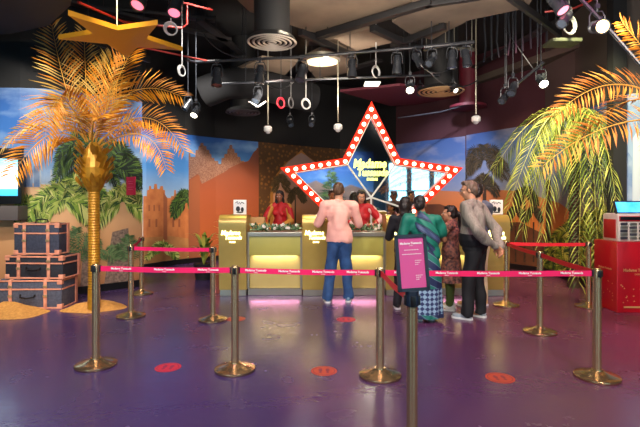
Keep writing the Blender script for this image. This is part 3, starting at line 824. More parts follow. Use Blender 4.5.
for k in range(90):
    a = random.uniform(0, 2*PI); z = 1.68+.55*random.random(); r = .13+.04*math.sin((z-1.65)/.6*PI)
    c = Vector((gx+math.cos(a)*r, gy+math.sin(a)*r, z)); o = Vector((math.cos(a), math.sin(a), 1.3)).normalized()*.15; s = Vector((-math.sin(a), math.cos(a), 0))*.03
    mb.add([c-s, c+s, c+o*.7+s*.8+Vector((math.cos(a), math.sin(a), 0))*.02, c+o, c+o*.7-s*.8], [(0, 1, 2, 3, 4)])
mb.build('crown_boot', M['gold'], gp, smooth=False, world=True)
def G(px, py, dd=0): return at(px, py, GD+.05+dd)
gl2 = [M['goldleaf'], mat('gold_leaf_b', (200, 122, 20), .5, .1), mat('gold_leaf_c', (228, 158, 46), .45, .1)]
gunlit = [mat('gold_leaf_dull', (176, 136, 58), .5, .1), mat('gold_leaf_dull_b', (204, 166, 88), .5, .1), M['goldleaf']]  # unlit look of high and rear fronds put into the leaf colour
CX = Vector((1, 0, 0))
FR = [((86, 142), (64, 95), (52, 26), .1, .3, gunlit, (1, .25, 0), .40), ((90, 140), (86, 95), (84, 32), .3, .5, gunlit, (1, .4, 0), .38), ((96, 142), (106, 100), (133, 48), -.1, -.1, gl2, (1, -.2, .2), .40),
      ((86, 136), (56, 62), (45, 138), -.3, -.7, gl2, (1, .25, .1), .36), ((84, 145), (52, 112), (14, 172), -.3, -.8, gl2, (-.35, .3, 1), .34), ((84, 138), (48, 95), (4, 146), .2, .3, gunlit, (-.3, .5, 1), .25),
      ((96, 140), (122, 68), (180, 96), -.1, -.2, gl2, (-.3, .5, 1), .33), ((98, 145), (148, 88), (184, 150), -.2, -.5, gl2, (-.1, .6, 1), .26), ((98, 148), (152, 112), (166, 168), -.3, -.7, gl2, (.3, .6, 1), .26),
      ((92, 142), (108, 104), (118, 84), .4, .9, gunlit, (1, .3, 0), .32), ((88, 142), (72, 100), (58, 96), .5, .9, gunlit, (1, .3, 0), .32), ((92, 145), (92, 110), (100, 118), -.5, -1.0, gl2, (1, 0, 0), .28),
      ((94, 148), (118, 118), (140, 128), .5, 1.0, gunlit, (.4, .6, 1), .26), ((90, 138), (100, 90), (112, 58), .2, .2, gunlit, (1, .1, .1), .36)]
for (a, b, c, d1, d2, ms, rl, lf) in FR:
    frond3('frond', G(*a), G(b[0], b[1], d1), G(c[0], c[1], d2), lf, ms, M['goldrach'], gp, n=32, roll=rl, wid=.0125, droop=.12)
def sand_mound(px, py, rx, ry, h, label, seed):
    p = fl(px, py); mb = MB(); n = 40; vs = [(0, 0, h)]; 
    rings = 7
    for j in range(1, rings+1):
        r = j/rings
        for i in range(n):
            a = 2*PI*i/n; w = 1+.12*math.sin(2*a+seed)+.07*math.sin(5*a+seed*2)
            vs.append((math.cos(a)*r*rx*w, math.sin(a)*r*ry*w, max(.003, h*(1-r*r)**1.2*(1+.15*math.sin(3*a+j))) if j < rings else .002))
    fs = [(0, 1+i, 1+(i+1) % n) for i in range(n)]
    for j in range(rings-1):
        for i in range(n): fs.append((1+j*n+i, 1+(j+1)*n+i, 1+(j+1)*n+(i+1) % n, 1+j*n+(i+1) % n))
    fs.append(tuple(1+(rings-1)*n+i for i in range(n)))
    mb.add(vs, fs); o = mb.build('sand_mound', M['sand']); o.location = (p.x, p.y, 0); tag(o, label, 'sand'); return o
sand_mound(95, 308, .38, .34, .10, 'low mound of sand around the foot of the gold palm', 1)
sand_mound(6, 313, .55, .36, .13, 'low mound of sand in front of the stacked suitcases', 3)

# gold palm beyond the right edge, fronds reach into the picture
q = Vector((3.75, 4.7, 0))
rp = thing('gold_palm', 'orange gold artificial palm at the right edge, only its arching fronds in view', 'palm tree', q)
mb = MB(); prof = [(.085, .0), (.08, .2)]; z = .3
while z < 1.9:
    prof += [(.070, z), (.079, z+.02), (.070, z+.05)]; z += .06
mb.lathe(prof+[(.13, 2.1), (.14, 2.25), (.05, 2.45)], (q.x, q.y, 0), 16); mb.build('trunk', M['gold'], rp, world=True)
ol = [mat('orange_leaf_a', (220, 138, 38), .5, .1), mat('orange_leaf_b', (240, 176, 76), .5, .1), mat('orange_leaf_c', (196, 112, 28), .5, .1)]
def Q(px, py, d): return at(px, py, d)
top = Vector((q.x, q.y, 2.3))
for b, c, lf, rl in [(Q(618, 50, 4.5), Q(555, 116, 4.2), .26, (-.2, .6, 1)), (Q(610, 106, 4.2), Q(543, 166, 3.9), .24, (-.2, .6, 1)), (Q(655, 60, 4.6), Q(622, 22, 4.4), .22, (1, .4, .4))]:
    frond3('frond', top, b, c, lf, ol, ol[1], rp, n=38, roll=rl, wid=.011, droop=.1)
for a in range(20, 360, 50):
    e = Vector((math.cos(R(a)), math.sin(R(a)), 0))
    if e.x < -.3 and e.y < .5: continue
    frond3('frond', top, top+e*.5+Vector((0, 0, .7)), top+e*1.2+Vector((0, 0, -.1)), .28, ol, ol[1], rp, n=30, wid=.009)

# green palm by the right wall
d0 = 8.0; g0 = at(574, 112, d0)
gr = thing('green_palm', 'tall artificial palm with long hanging lime green fronds by the right wall', 'palm tree', (g0.x, g0.y, 0))
mb = MB(); prof = [(.10, 0), (.09, .1)]; z = .15
while z < 2.8: prof += [(.075, z), (.09, z+.04)]; z += .055
mb.lathe(prof+[(.14, 2.9), (.12, 3.05), (.03, 3.12)], (g0.x, g0.y, 0), 16); mb.build('trunk', trunkm, gr, world=True)
lm = [mat('lime_leaf_a', (116, 130, 44), .5), mat('lime_leaf_b', (176, 178, 84), .5), mat('lime_leaf_c', (60, 80, 32), .5)]
c0 = Vector((g0.x, g0.y, 3.0)); random.seed(11)
for b, c, dd, lf in [((540, 92), (492, 172), -.1, .30), ((548, 84), (506, 214), -.3, .32), ((556, 84), (522, 232), .1, .32), ((562, 84), (541, 238), -.4, .34), 
                     ((585, 84), (578, 280), -.5, .36), ((592, 80), (598, 262), -.8, .34), ((598, 90), (606, 236), -.95, .32), ((600, 84), (616, 200), -1.25, .3), ((565, 80), (530, 180), .3, .3)]:
    frond3('frond', c0, at(b[0], b[1], d0+dd*.6), at(c[0], c[1], d0+dd), lf, lm, lm[1], gr, n=46, roll=(1, .35*random.choice((-1, 1)), 0), wid=.010, droop=.7, rr=.014)
# potted foliage left of the desk
for px, py, lab, hh in [(204, 270, 'broad leaved green plant on the floor left of the leftmost podium', 1.0), (231, 262, 'spiky pale green plant behind the desk by the printed stand', 1.45)]:
    p = fl(px, py); p.y = min(p.y, 8.9); p.x = (px-320)/FPX*p.y
    t = thing('potted_plant', lab, 'plant', (p.x, p.y, 0)); mb = MB(); mb.lathe([(.0, 0), (.16, 0), (.2, .3), (.17, .3), (.0, .28)], n=20); mb.build('pot', M['black'], t)
    mb = MB()
    for k in range(34):
        a = random.uniform(0, 2*PI); h = hh*random.uniform(.55, 1); r = random.uniform(.15, .42)*(1.2-h/hh*.5)
        p0 = Vector((0, 0, .28)); p1 = Vector((math.cos(a)*r*.3, math.sin(a)*r*.3, h)); p2 = Vector((math.cos(a)*r*1.3, math.sin(a)*r*1.3, h*.88)); s = Vector((-math.sin(a), math.cos(a), 0))
        vs = []
        for i in range(7):
            u = i/6; w = .035*math.sin(PI*min(1, .12+u*.88)); vs += [bez(p0, p1, p2, u)-s*w, bez(p0, p1, p2, u)+s*w]
        mb.add(vs, [(2*i, 2*i+1, 2*i+3, 2*i+2) for i in range(6)], k % 3)
    mb.build('foliage', [G_l[0], G_l[1], G_y[3]], t)

# ================================================================= SUITCASES, SCREEN
cloth = [mat('case_navy', (66, 70, 86), .6, 0, (50, 54, 68), 30, bump=.1), mat('case_black', (44, 46, 54), .6, 0, (34, 36, 42), 30, bump=.1), mat('case_slate', (86, 90, 104), .6, 0, (68, 72, 86), 30, bump=.1)]
leather = mat('leather_rose', (232, 160, 128), .5, 0, (212, 136, 106), 12)
brass = mat('brass_buckle', (226, 190, 140), .3, .7)
def suitcase(cx, cy, z0, w, h, dpt, rz, m, label, handle='front'):
    t = thing('suitcase', label, 'suitcase', (cx, cy, z0), rz, 'stacked vintage suitcases')
    mb = MB(); mb.box((0, dpt/2, h/2), (w, dpt, h), bev=.02); mb.build('shell', m, t)
    mb = MB()   # edge piping
    for zz in (.012, h-.012):
        mb.box((0, -.002, zz), (w-.04, .014, .022), bev=.004); mb.box((w/2+.0, dpt/2, zz), (.012, dpt-.04, .022), bev=.004)
    mb.box((0, -.003, h*.68), (w-.02, .010, .02)); mb.box((w/2+.002, dpt/2, h*.68), (.010, dpt-.02, .02)); mb.build('trim', leather, t)
    for s in (-1, 1):
        mb = MB(); x = s*w*.26; mb.box((x, -.008, h/2), (.045, .012, h+.012), bev=.003); mb.box((x, dpt/2, h+.004), (.045, dpt+.01, .01), bev=.003); st = mb.build('strap', leather, t)
        mb = MB()
        for zz in (h*.45, h*.78): mb.box((x, -.016, zz), (.055, .010, .035), bev=.004)
        mb.build('buckle', brass, st)
    for sx in (-1, 1):
        for sz in (0, 1):
            mb = MB(); mb.box((sx*(w/2-.03), .026, (sz*(h-.06))+.03), (.072, .066, .072), bev=.014); mb.build('corner_guard', leather, t)
    if w: 
        mb = MB(); mb.box((w/2-.02, dpt-.03, h/2), (.06, .07, h), bev=.01); mb.build('rear_guard', leather, t)
    mb = MB()
    if handle == 'top': mb.tube([(-.09, dpt/2, h+.005), (-.08, dpt/2, h+.045), (0, dpt/2, h+.055), (.08, dpt/2, h+.045), (.09, dpt/2, h+.005)], .011, 8)
    else: mb.tube([(-.1, -.01, h*.5), (-.09, -.035, h*.42), (0, -.042, h*.38), (.09, -.035, h*.42), (.1, -.01, h*.5)], .011, 8)
    mb.build('handle', M['blackgloss'], t)
    return t
yb = 6.42
k = yb/FPX
suitcase((28-320)*k, yb+.0, .0, 66*k, .40, .44, 2, cloth[2], 'slate suitcase with rose leather straps, bottom of the stack', 'front')
suitcase((32.5-320)*k, yb+.03, .412, 60*k, .32, .42, -3, cloth[1], 'black suitcase with rose leather straps, middle of the stack', 'front')
suitcase((32-320)*k, yb+.10, .744, 46*k, .44, .26, 0, cloth[0], 'navy upright suitcase with rose leather straps, topmost of the stack', 'top')
# wall screen
t = thing('wall_screen', 'black framed lit display screen on the left wall above the suitcases', 'screen', at(-4, 176, 6.95))
w = 50/FPX*6.95; h = 56/FPX*6.95
mb = MB(); mb.box((0, .03, 0), (w, .08, h), bev=.008); mb.build('housing', M['blackgloss'], t)
scr = ramp_mat('screen_glow', [(0, (60, 160, 220)), (.16, (70, 170, 225)), (.2, (225, 245, 250)), (.8, (235, 250, 252)), (.84, (150, 220, 240)), (1, (120, 205, 235))], -.28, .22, .3)
nt = scr.node_tree; b = nt.nodes['Principled BSDF']; src = b.inputs['Base Color'].links[0].from_socket; nt.links.new(src, b.inputs['Emission Color']); b.inputs['Emission Strength'].default_value = .9
mb = MB(); mb.box((0, -.013, -.02), (w-.1, .006, h*.66)); mb.build('display', scr, t, smooth=False)
t.rotation_euler = (0, 0, R(2))
mb = MB(); mb.box(at(-4, 213, 7.0)+Vector((0, .02, 0)), (w*1.05, .24, .22), bev=.01); tag(mb.build('wall_ledge', mat('ledge_greybrown', (92, 84, 82), .6)), 'grey brown ledge on the left wall under the lit screen', 'ledge')
# pink sign on the palm print
p = at(131, 186, 7.85); t = thing('wall_sign', 'small square pink sign fixed on the left palm print', 'sign', p, -38)
ps = mat('pink_sign', (200, 26, 76), .5)
mb = MB(); mb.box((0, 0, 0), (.27, .02, .31), bev=.004); bo = mb.build('board', ps, t); mb = MB()
for zz, w_ in ((.08, .16), (.04, .12), (-.02, .18), (-.06, .14)):
    x = -w_/2
    while x < w_/2: mb.box((x+.01, -.0115, zz), (.014, .001, .008)); x += .022
mb.build('lettering', mat('sign_text_pink', (236, 120, 160), .5), bo, smooth=False)

# ================================================================= RED KIOSK
kx = (617-320)/FPX*6.2
ki = thing('red_kiosk', 'glossy red cabinet with gold stars standing at the right edge', 'kiosk cabinet', (kx, 6.2, 0), 0)
redm = mat('kiosk_red', (196, 16, 34), .3, 0, (176, 12, 28), 2, coat=.3); goldp = mat('kiosk_gold', (240, 190, 120), .35, .4)
mb = MB(); mb.box((.45, .26, .475), (.9, .52, .95), bev=.012); bd = mb.build('cabinet', redm, ki)
mb = MB(); add_text(mb, 'Madame Tussauds', .054, T(.28, -.003, .57), depth=.0015, bold=.001); add_text(mb, 'DUBAI', .03, T(.28, -.003, .515), depth=.0015)
add_text(mb, 'Madame Tussauds', .04, T(-.002, .26, .57) @ rot(-90, 'Z'), depth=.001)
mb.build('lettering', goldp, bd, smooth=False)
mb = MB(); mb.box((.45, -.003, .075), (.72, .003, .022)); mb.box((.45, -.003, .84), (.18, .003, .008))
for k in range(34):
    x = random.uniform(.05, .85); z = random.uniform(.12, .42)**1; s = random.uniform(.008, .016)
    P5 = starpts(s, .4); mb.add([(x+a, -.003, z+b) for a, b in P5], [tuple(range(10))])
for k in range(12):
    y_ = random.uniform(.06, .46); z = random.uniform(.12, .42); P5 = starpts(.012, .4); mb.add([(-.003, y_+a, z+b) for a, b in P5], [tuple(range(10))])
mb.build('gold_stars', goldp, bd, smooth=False)
tm = thing('ticket_machine', 'white and red self service machine with blue tilted screen on the red kiosk', 'machine', (kx+.0, 6.2, .95), 0)
cream = mat('machine_cream', (222, 214, 196), .45); redp = mat('machine_red', (190, 20, 30), .4)
mb = MB(); mb.box((.24, .2, .19), (.42, .34, .38), bev=.03); bd = mb.build('body', cream, tm)
mb = MB(); mb.box((.027, .2, .17), (.008, .26, .26), bev=.003); mb.box((.24, .028, .31), (.38, .01, .07), bev=.002); mb.build('dark_band', redp, bd)
mb = MB(); mb.box((.24, .022, .315), (.36, .008, .045), bev=.003); mb.build('slot_band', M['blackgloss'], bd)
key = None
for i in range(3):
    for j in range(5):
        mb = MB(); mb.box((.11+i*.125, .024, .05+j*.048), (.095, .014, .034), bev=.006); mb.box((.11+i*.125, .016, .05+j*.048), (.06, .004, .016)); kb = mb.build('button', M['silver'] if (i+j) % 2 else mat('button_dark%d' % (i*5+j), (70, 70, 76), .4), bd)
Mx = T(.24, .12, .46) @ rot(-22, 'X')
mb = MB(); mb.box((0, 0, 0), (.40, .03, .19), M=Mx, bev=.01); mb.box((.24, .2, .4), (.12, .08, .08)); sc_ = mb.build('screen_housing', M['blackgloss'], tm)
mb = MB(); mb.box((0, 0, 0), (.36, .004, .15), M=Mx @ T(0, -.017, 0)); mb.build('display', mat('screen_blue', (40, 140, 220), .2, 0, (110, 200, 245), 6, emis=(60, 165, 235), estr=.8), sc_, smooth=False)
# ================================================================= PEOPLE
def V(*a): return Vector(a)
def lerp(a, b, t): return a+(b-a)*t
def hand(mb, w, d, nrm, s=1.0, curl=.5, side=1):
    """palm, four bent fingers of unequal length and a thumb leaving the side of the palm"""
    d = d.normalized(); nrm = (nrm-d*nrm.dot(d)).normalized(); x = d.cross(nrm)*side
    mb.cap(w, .026*s, w+d*.03*s, .028*s, 10)
    for k in (-1, 0, 1): mb.cap(w+d*.02*s+x*k*.014*s, .017*s, w+d*.085*s+x*k*.024*s, .015*s, 10)
    for k, L in zip((-1.5, -.5, .5, 1.5), (.062, .076, .08, .07)):
        p = w+d*.09*s+x*k*.019*s; a = .25*curl
        for j, (l, r) in enumerate(((.45, .0095), (.32, .0085), (.23, .0078))):
            dd = (d*math.cos(a)+nrm*math.sin(a)); q = p+dd*L*l*s; mb.cap(p, r*s*1.05, q, r*s, 8); p = q; a += .75*curl
    p = w+d*.03*s+x*.026*s; q = p+(x*.75+d*.6+nrm*.15).normalized()*.04*s; mb.cap(p, .013*s, q, .011*s, 8); mb.cap(q, .0105*s, q+(d*.9+x*.15+nrm*.35*curl).normalized()*.032*s, .0085*s, 8)
def person(name_label, loc, rz, H, female=False, lean=0.0, leanx=0.0, head_yaw=0, head_pitch=0, arms=None, skin=None, hair=None, hairstyle='short', top=None, sleeves='long', bottom=None, btype='trousers',
           shoes=None, feet=None, build=1.0, extra=None, hem=.50, topname='shirt', collar=None, sleeve_mat=None, glasses=False, tucked=False):
    skin = skin or M['skin']; t = thing('person', name_label, 'person', loc, rz)
    f = .92 if female else 1.0; f *= build; h = H
    def tors(z, x=0, y=0):   # torso leans about the hips
        k = max(0, z-.52*h); return V(x+math.sin(R(leanx))*k, y+math.sin(R(lean))*k, .52*h+k*math.cos(R(lean))*math.cos(R(leanx)) if z > .52*h else z)
    pel = tors(.525*h); wst = tors(.61*h); che = tors(.735*h); nb = tors(.83*h, 0, -.01); hc = tors(.925*h, 0, .025)
    shw = (.168 if female else .19)*build
    SH = [tors(.805*h, s*shw, -.01) for s in (-1, 1)]
    hipw = .078; feet = feet or [(-.11, 0), (.11, .02)]
    HP = [V(s*hipw, 0, .50*h) for s in (-1, 1)]; AN = [V(a, b, .05*h) for a, b in feet]; KN = [lerp(HP[i], AN[i], .49)+V(0, .02, 0) for i in (0, 1)]
    arms = arms or [(V(-.26, .02, .63*h), V(-.24, .10, .48*h)), (V(.26, .02, .63*h), V(.24, .10, .48*h))]
    def torso(mb, g, low=.50, tuck=False):
        if not tuck: mb.ell(pel, (.150*f+g, .108*f+g, .11*h/1.7+g), 18)
        mb.ell(wst, ((.118 if female else .138)*build+g, .09*f+g, .13*h/1.7+g), 18); mb.ell(che, (.148*f+g, .108*f+g, .155*h/1.7+g), 18)
        mb.cap(lerp(SH[0], SH[1], .13), .05*f+g, lerp(SH[0], SH[1], .87), .05*f+g, 12); mb.cap(lerp(pel, wst, .9 if tuck else .3), .12*f+g*.8, che, .11*f+g*.8, 14)
        if female: 
            for s in (-1, 1): mb.ell(che+V(s*.065, .085, -.01), (.05+g*.6, .045+g*.6, .05+g*.6), 10)
        for s in (0, 1): mb.cap(SH[s], .048*f+g, lerp(SH[s], nb, .55)+V(0, 0, .012), .042+g*.6, 10)
    def arm(mb, i, g, upto=1.0):
        e, w = arms[i]; 
        if upto <= .5:
            mb.cap(SH[i], .05*f+g, lerp(SH[i], e, upto*2), .043*f+g, 12); return
        mb.cap(SH[i], .05*f+g, e, .038*f+g, 12); k = (upto-.5)*2; mb.cap(e, .038*f+g, lerp(e, w, k), (.038-.012*k)*f+g, 12); mb.ell(lerp(e, w, .25), .038*f+g, 10)
    # ---- body: one continuous skinned surface
    mb = MB(); torso(mb, 0)
    for i in (0, 1):
        arm(mb, i, 0); e, w = arms[i]; mb.cap(HP[i], .078*f, KN[i], .052*f, 14); mb.cap(KN[i], .052*f, AN[i], .034*f, 12); mb.ell(lerp(KN[i], AN[i], .28)+V(0, -.012, 0), (.05*f, .052*f, .085), 12)
        mb.ell(AN[i]+V(0, .06, -.045*h/1.7), (.042, .115, .033), 12)
        hd = (w-e).normalized(); nr = V(-1 if i else 1, .2, .0) if abs(hd.x) < .8 else V(0, -1, .2); hand(mb, w, hd, nr, .95*f, .6, 1 if i else -1)
    mb.cap(nb, .056*f, hc+V(0, -.02, -.05), .05*f, 12)
    HM = Matrix.Translation(hc) @ rot(head_yaw, 'Z') @ rot(-head_pitch, 'X'); hs = h/1.7*.98 if h > 1.6 else .94
    def hp(x, y, z): return HM @ V(x*hs, y*hs, z*hs)
    def he(m_, c, r, n=12): m_.ell(hp(*c), tuple(q*hs for q in r), n, M=HM.to_3x3())
    he(mb, (0, -.012, .03), (.074, .092, .088), 18); he(mb, (0, .03, -.02), (.060, .062, .082), 16); he(mb, (0, .052, -.078), (.034, .030, .028), 12); he(mb, (0, .02, -.055), (.052, .058, .045), 14)
    mb.cap(hp(0, .088, .012), .008*hs, hp(0, .108, -.018), .0125*hs, 8); he(mb, (.011, .096, -.022), (.009, .01, .008), 8); he(mb, (-.011, .096, -.022), (.009, .01, .008), 8)
    for s in (-1, 1):
        he(mb, (s*.076, -.004, -.005), (.010, .02, .031), 10); he(mb, (s*.038, .064, -.02), (.022, .018, .022), 10); mb.cap(hp(s*.018, .084, .030), .008*hs, hp(s*.048, .072, .030), .008*hs, 8)
    he(mb, (0, .088, -.050), (.022, .010, .009), 10)
    remesh(mb, 'body', skin, t, .0075, 2)
    mb = MB()
    for s in (-1, 1): he(mb, (s*.029, .0795, .008), (.0145, .009, .0085), 10)
    mb.build('eyes', M['eyew'], t); mb = MB()
    for s in (-1, 1): he(mb, (s*.029, .0865, .008), (.0065, .004, .0065), 8)
    for s in (-1, 1): mb.cap(hp(s*.016, .093, .029), .0035*hs, hp(s*.046, .082, .028), .003*hs, 6)
    mb.build('pupils_and_brows', M['eyed'], t)
    mb = MB(); he(mb, (0, .0965, -.050), (.020, .0045, .0065), 10); mb.build('lips', M['lip'], t)
    # ---- hair
    mb = MB(); he(mb, (0, -.024, .045), (.083, .094, .086), 16); he(mb, (0, -.055, .0), (.074, .062, .085), 14)
    if hairstyle == 'short':
        he(mb, (0, .03, .102), (.062, .050, .030), 12)
        for s in (-1, 1): he(mb, (s*.066, -.02, .02), (.018, .05, .05), 10)
    elif hairstyle == 'bun':
        he(mb, (0, .01, .085), (.066, .06, .04), 12); he(mb, (0, -.115, -.02), (.052, .045, .05), 12)
    elif hairstyle == 'pony':
        he(mb, (0, .01, .085), (.066, .06, .04), 12); he(mb, (0, -.11, .02), (.035, .035, .035), 10)
        pts = [hp(0, -.12, .02), hp(0, -.165, -.03), hp(0, -.17, -.1), hp(0, -.15, -.19)]
        for a, b, r0, r1 in zip(pts, pts[1:], (.03, .045, .04), (.045, .04, .015)): mb.cap(a, r0, b, r1, 10)
    else:
        he(mb, (0, .01, .085), (.068, .06, .04), 12)
        for s in (-1, 1): mb.cap(hp(s*.066, -.01, .03), .028, hp(s*.078, .005, -.16), .024, 10)
        mb.cap(hp(0, -.06, 0), .075, hp(0, -.065, -.16), .06, 12)
    remesh(mb, 'hair', hair, t, .008, 2, .010, 34)
    # ---- clothes
    if top is not None:
        mb = MB(); torso(mb, .024, tuck=True)
        zt, zb = (.66*h, hem*h); ct = tors(zt); cb = tors(zb); rows = [(ct, .118*f+.03, .085*f+.03), (lerp(ct, cb, .4), .135*f+.036, .10*f+.034), (lerp(ct, cb, .85), .150*f+.038, .112*f+.034), (cb, (.146*f+.032)*(.9 if tucked else 1), (.108*f+.03)*(.88 if tucked else 1))]
        n = 28; vs = [q+V(math.cos(2*PI*i/n)*a, math.sin(2*PI*i/n)*b, 0) for q, a, b in rows for i in range(n)]
        mb.add(vs, [(j*n+i, j*n+(i+1) % n, (j+1)*n+(i+1) % n, (j+1)*n+i) for j in range(3) for i in range(n)]+[tuple(range(n)), tuple(3*n+i for i in range(n-1, -1, -1))])
        up = {'long': .97, 'short': .34, 'none': 0}[sleeves]
        if up:
            for i in (0, 1): arm(mb, i, .021 if up > .5 else .024, up)
            if up > .5:
                for i in (0, 1): e, w = arms[i]; mb.ell(e, .056*f, 10)
        mb.cap(nb+V(0, 0, -.02), .075*f, nb+V(0, .005, .015), .066*f, 12)
        remesh(mb, topname, top, t, .010, 3, .032, 9)
        if up > .5:
            for i in (0, 1):
                e, w = arms[i]; d = (w-e).normalized(); m2 = MB(); m2.cyl(lerp(e, w, .93), lerp(e, w, 1.0), .040*f, .039*f, 16); m2.build('cuff', sleeve_mat or top, t)
        if sleeve_mat is not None:
            mb = MB()
            for i in (0, 1): arm(mb, i, .027, .95)
            remesh(mb, 'sleeves', sleeve_mat, t, .010, 3, .012, 12)
        if collar is not None:
            m2 = MB(); m2.lathe([(.062, .0), (.074, -.004), (.072, .028), (.060, .034)], nb+V(0, .004, .012), 20); m2.build('collar', collar, t)
    if btype == 'trousers':
        mb = MB(); mb.ell(pel+V(0, 0, -.02), (.150*f+.020, .108*f+.028, .11), 18)
        g_ = .078 if tucked else .004; zt = .615*h if tucked else .58*h; ct = tors(zt); n = 28; rows = [(ct, .118*f+g_, .086*f+g_), (lerp(ct, pel, .5), .135*f+g_*.9, .10*f+g_*.9), (pel, .150*f+g_*.35, .108*f+g_*.6)]
        vs = [q+V(math.cos(2*PI*i/n)*a, math.sin(2*PI*i/n)*b, 0) for q, a, b in rows for i in range(n)]
        mb.add(vs, [(j*n+i, j*n+(i+1) % n, (j+1)*n+(i+1) % n, (j+1)*n+i) for j in range(2) for i in range(n)]+[tuple(range(n)), tuple(2*n+i for i in range(n-1, -1, -1))])
        for i in (0, 1):
            mb.cap(HP[i]+V(0, -.012, -.03), .092*f, KN[i], .074*f, 16); mb.cap(KN[i], .074*f, AN[i]+V(0, -.005, .01), .066*f, 16); mb.cyl(AN[i]+V(0, 0, .03), AN[i]+V(0, .006, -.035), .066*f, .07*f, 16)
        remesh(mb, 'trousers', bottom, t, .010, 3, .02, 9)
    elif btype == 'skirt':
        mb = MB(); n = 64; vs = []; rows = 26; zt = .60*h; zb = .05
        for j in range(rows+1):
            k = j/rows; z = zt+(zb-zt)*k; wx_ = .135+.06*math.sin(min(1, k*2.2)*PI/2)+.03*k; wy = .105+.06*math.sin(min(1, k*2.2)*PI/2)+.02*k; cx = leanx*.0+feet_c[0]*k if False else 0
            for i in range(n):
                a = 2*PI*i/n; pl = 1+(.02+.05*k)*math.sin(a*11+k*1.3)*k+.015*math.sin(a*5+3*k); vs.append((math.cos(a)*wx_*f*pl, math.sin(a)*wy*f*pl, z))
        fs = [(j*n+i, j*n+(i+1) % n, (j+1)*n+(i+1) % n, (j+1)*n+i) for j in range(rows) for i in range(n)]+[tuple(range(n)), tuple(rows*n+i for i in range(n-1, -1, -1))]
        mb.add(vs, fs); mb.build('skirt', bottom, t)
    elif btype == 'dress':
        mb = MB(); n = 56; vs = []; rows = 18; zt = .70*h; zb = .27*h
        for j in range(rows+1):
            k = j/rows; z = zt+(zb-zt)*k; c = tors(z); wx_ = .125+.085*k; wy = .10+.085*k
            for i in range(n):
                a = 2*PI*i/n; pl = 1+.05*k*math.sin(a*9+k*2); vs.append((c.x+math.cos(a)*wx_*f*pl, c.y+math.sin(a)*wy*f*pl, c.z if z > .52*h else z))
        fs = [(j*n+i, j*n+(i+1) % n, (j+1)*n+(i+1) % n, (j+1)*n+i) for j in range(rows) for i in range(n)]+[tuple(range(n)), tuple(rows*n+i for i in range(n-1, -1, -1))]
        mb.add(vs, fs); mb.build('skirt', top, t)
        if bottom is not None:
            mb = MB()
            for i in (0, 1): mb.cap(KN[i]+V(0, 0, .1), .07*f, AN[i]+V(0, 0, .02), .058*f, 12)
            remesh(mb, 'trousers', bottom, t, .010, 2, .012, 9)
    # ---- shoes
    if shoes is not None:
        for i in (0, 1):
            mb = MB(); a = AN[i]; tw = rot(6*(1 if i == 0 else -1), 'Z').to_3x3(); 
            def sp(x, y, z): return V(a.x, a.y, 0)+tw @ V(x, y, z)
            mb.ell(sp(0, .125, .038), (.045, .075, .030), 14); mb.ell(sp(0, .03, .045), (.042, .09, .038), 14); mb.ell(sp(0, -.025, .055), (.038, .045, .048), 12); mb.cap(sp(0, 0, .06), .04, sp(0, .0, .085), .042, 10)
            sh = remesh(mb, 'shoe', shoes, t, .009, 2)
            m2 = MB(); pr = [(0, -.075), (.034, -.06), (.044, -.01), (.044, .06), (.05, .13), (.038, .18), (0, .205), (-.038, .18), (-.05, .13), (-.044, .06), (-.044, -.01), (-.034, -.06)]
            vs = [sp(x, y, .002) for x, y in pr]+[sp(x*1.02, y, .024) for x, y in pr]; n = len(pr)
            m2.add(vs, [tuple(range(n)), tuple(range(2*n-1, n-1, -1))]+[(q, (q+1) % n, n+(q+1) % n, n+q) for q in range(n)]); m2.build('sole', M['sole'], sh)
    if glasses:
        m2 = MB()
        for s in (-1, 1):
            m2.tube([hp(s*.031+math.cos(2*PI*k/16)*.021, .103-abs(s*.031+math.cos(2*PI*k/16)*.021)*.12, .008+math.sin(2*PI*k/16)*.017) for k in range(16)], .0018, 6, closed=True); m2.cap(hp(s*.053, .097, .012), .0018, hp(s*.079, -.005, .012), .0018, 6)
        m2.cap(hp(-.01, .103, .010), .0018, hp(.01, .103, .010), .0018, 6); m2.build('glasses', M['eyed'], t)
    t['_h'] = h; del t['_h']
    if extra: extra(t, dict(SH=SH, pel=pel, wst=wst, che=che, nb=nb, hp=hp, AN=AN, h=h, tors=tors))
    return t
M['sole'] = mat('sole_white', (225, 225, 222), .5)
pink = mat('sweater_pink', (232, 172, 156), .8, 0, (222, 160, 146), 6, bump=.15)
jeans = mat('denim_blue', (46, 84, 132), .8, 0, (32, 62, 104), 7, bump=.15)
beige = mat('shirt_beige', (150, 142, 130), .8, 0, (128, 120, 110), 60, bump=.2, stretch=(1, 1, .1))
blk = mat('trousers_black', (18, 18, 22), .75)
cream_t = mat('trousers_cream', (196, 176, 140), .75)
dark_t = mat('dark_clothes', (26, 24, 30), .8)
redj = mat('uniform_red', (198, 26, 34), .6, 0, (180, 20, 30), 5)
slv = mat('sleeve_pale', (232, 190, 186), .7); slvy = mat('sleeve_ochre', (208, 150, 60), .7)
shoeb = mat('shoe_bluegrey', (120, 152, 176), .6, 0, (84, 110, 136), 20); shoeg = mat('shoe_grey', (150, 160, 168), .6); shoew = mat('shoe_white', (226, 224, 216), .6); sand_s = mat('shoe_beige', (198, 160, 110), .6); shoed = mat('shoe_dark', (30, 26, 26), .5)
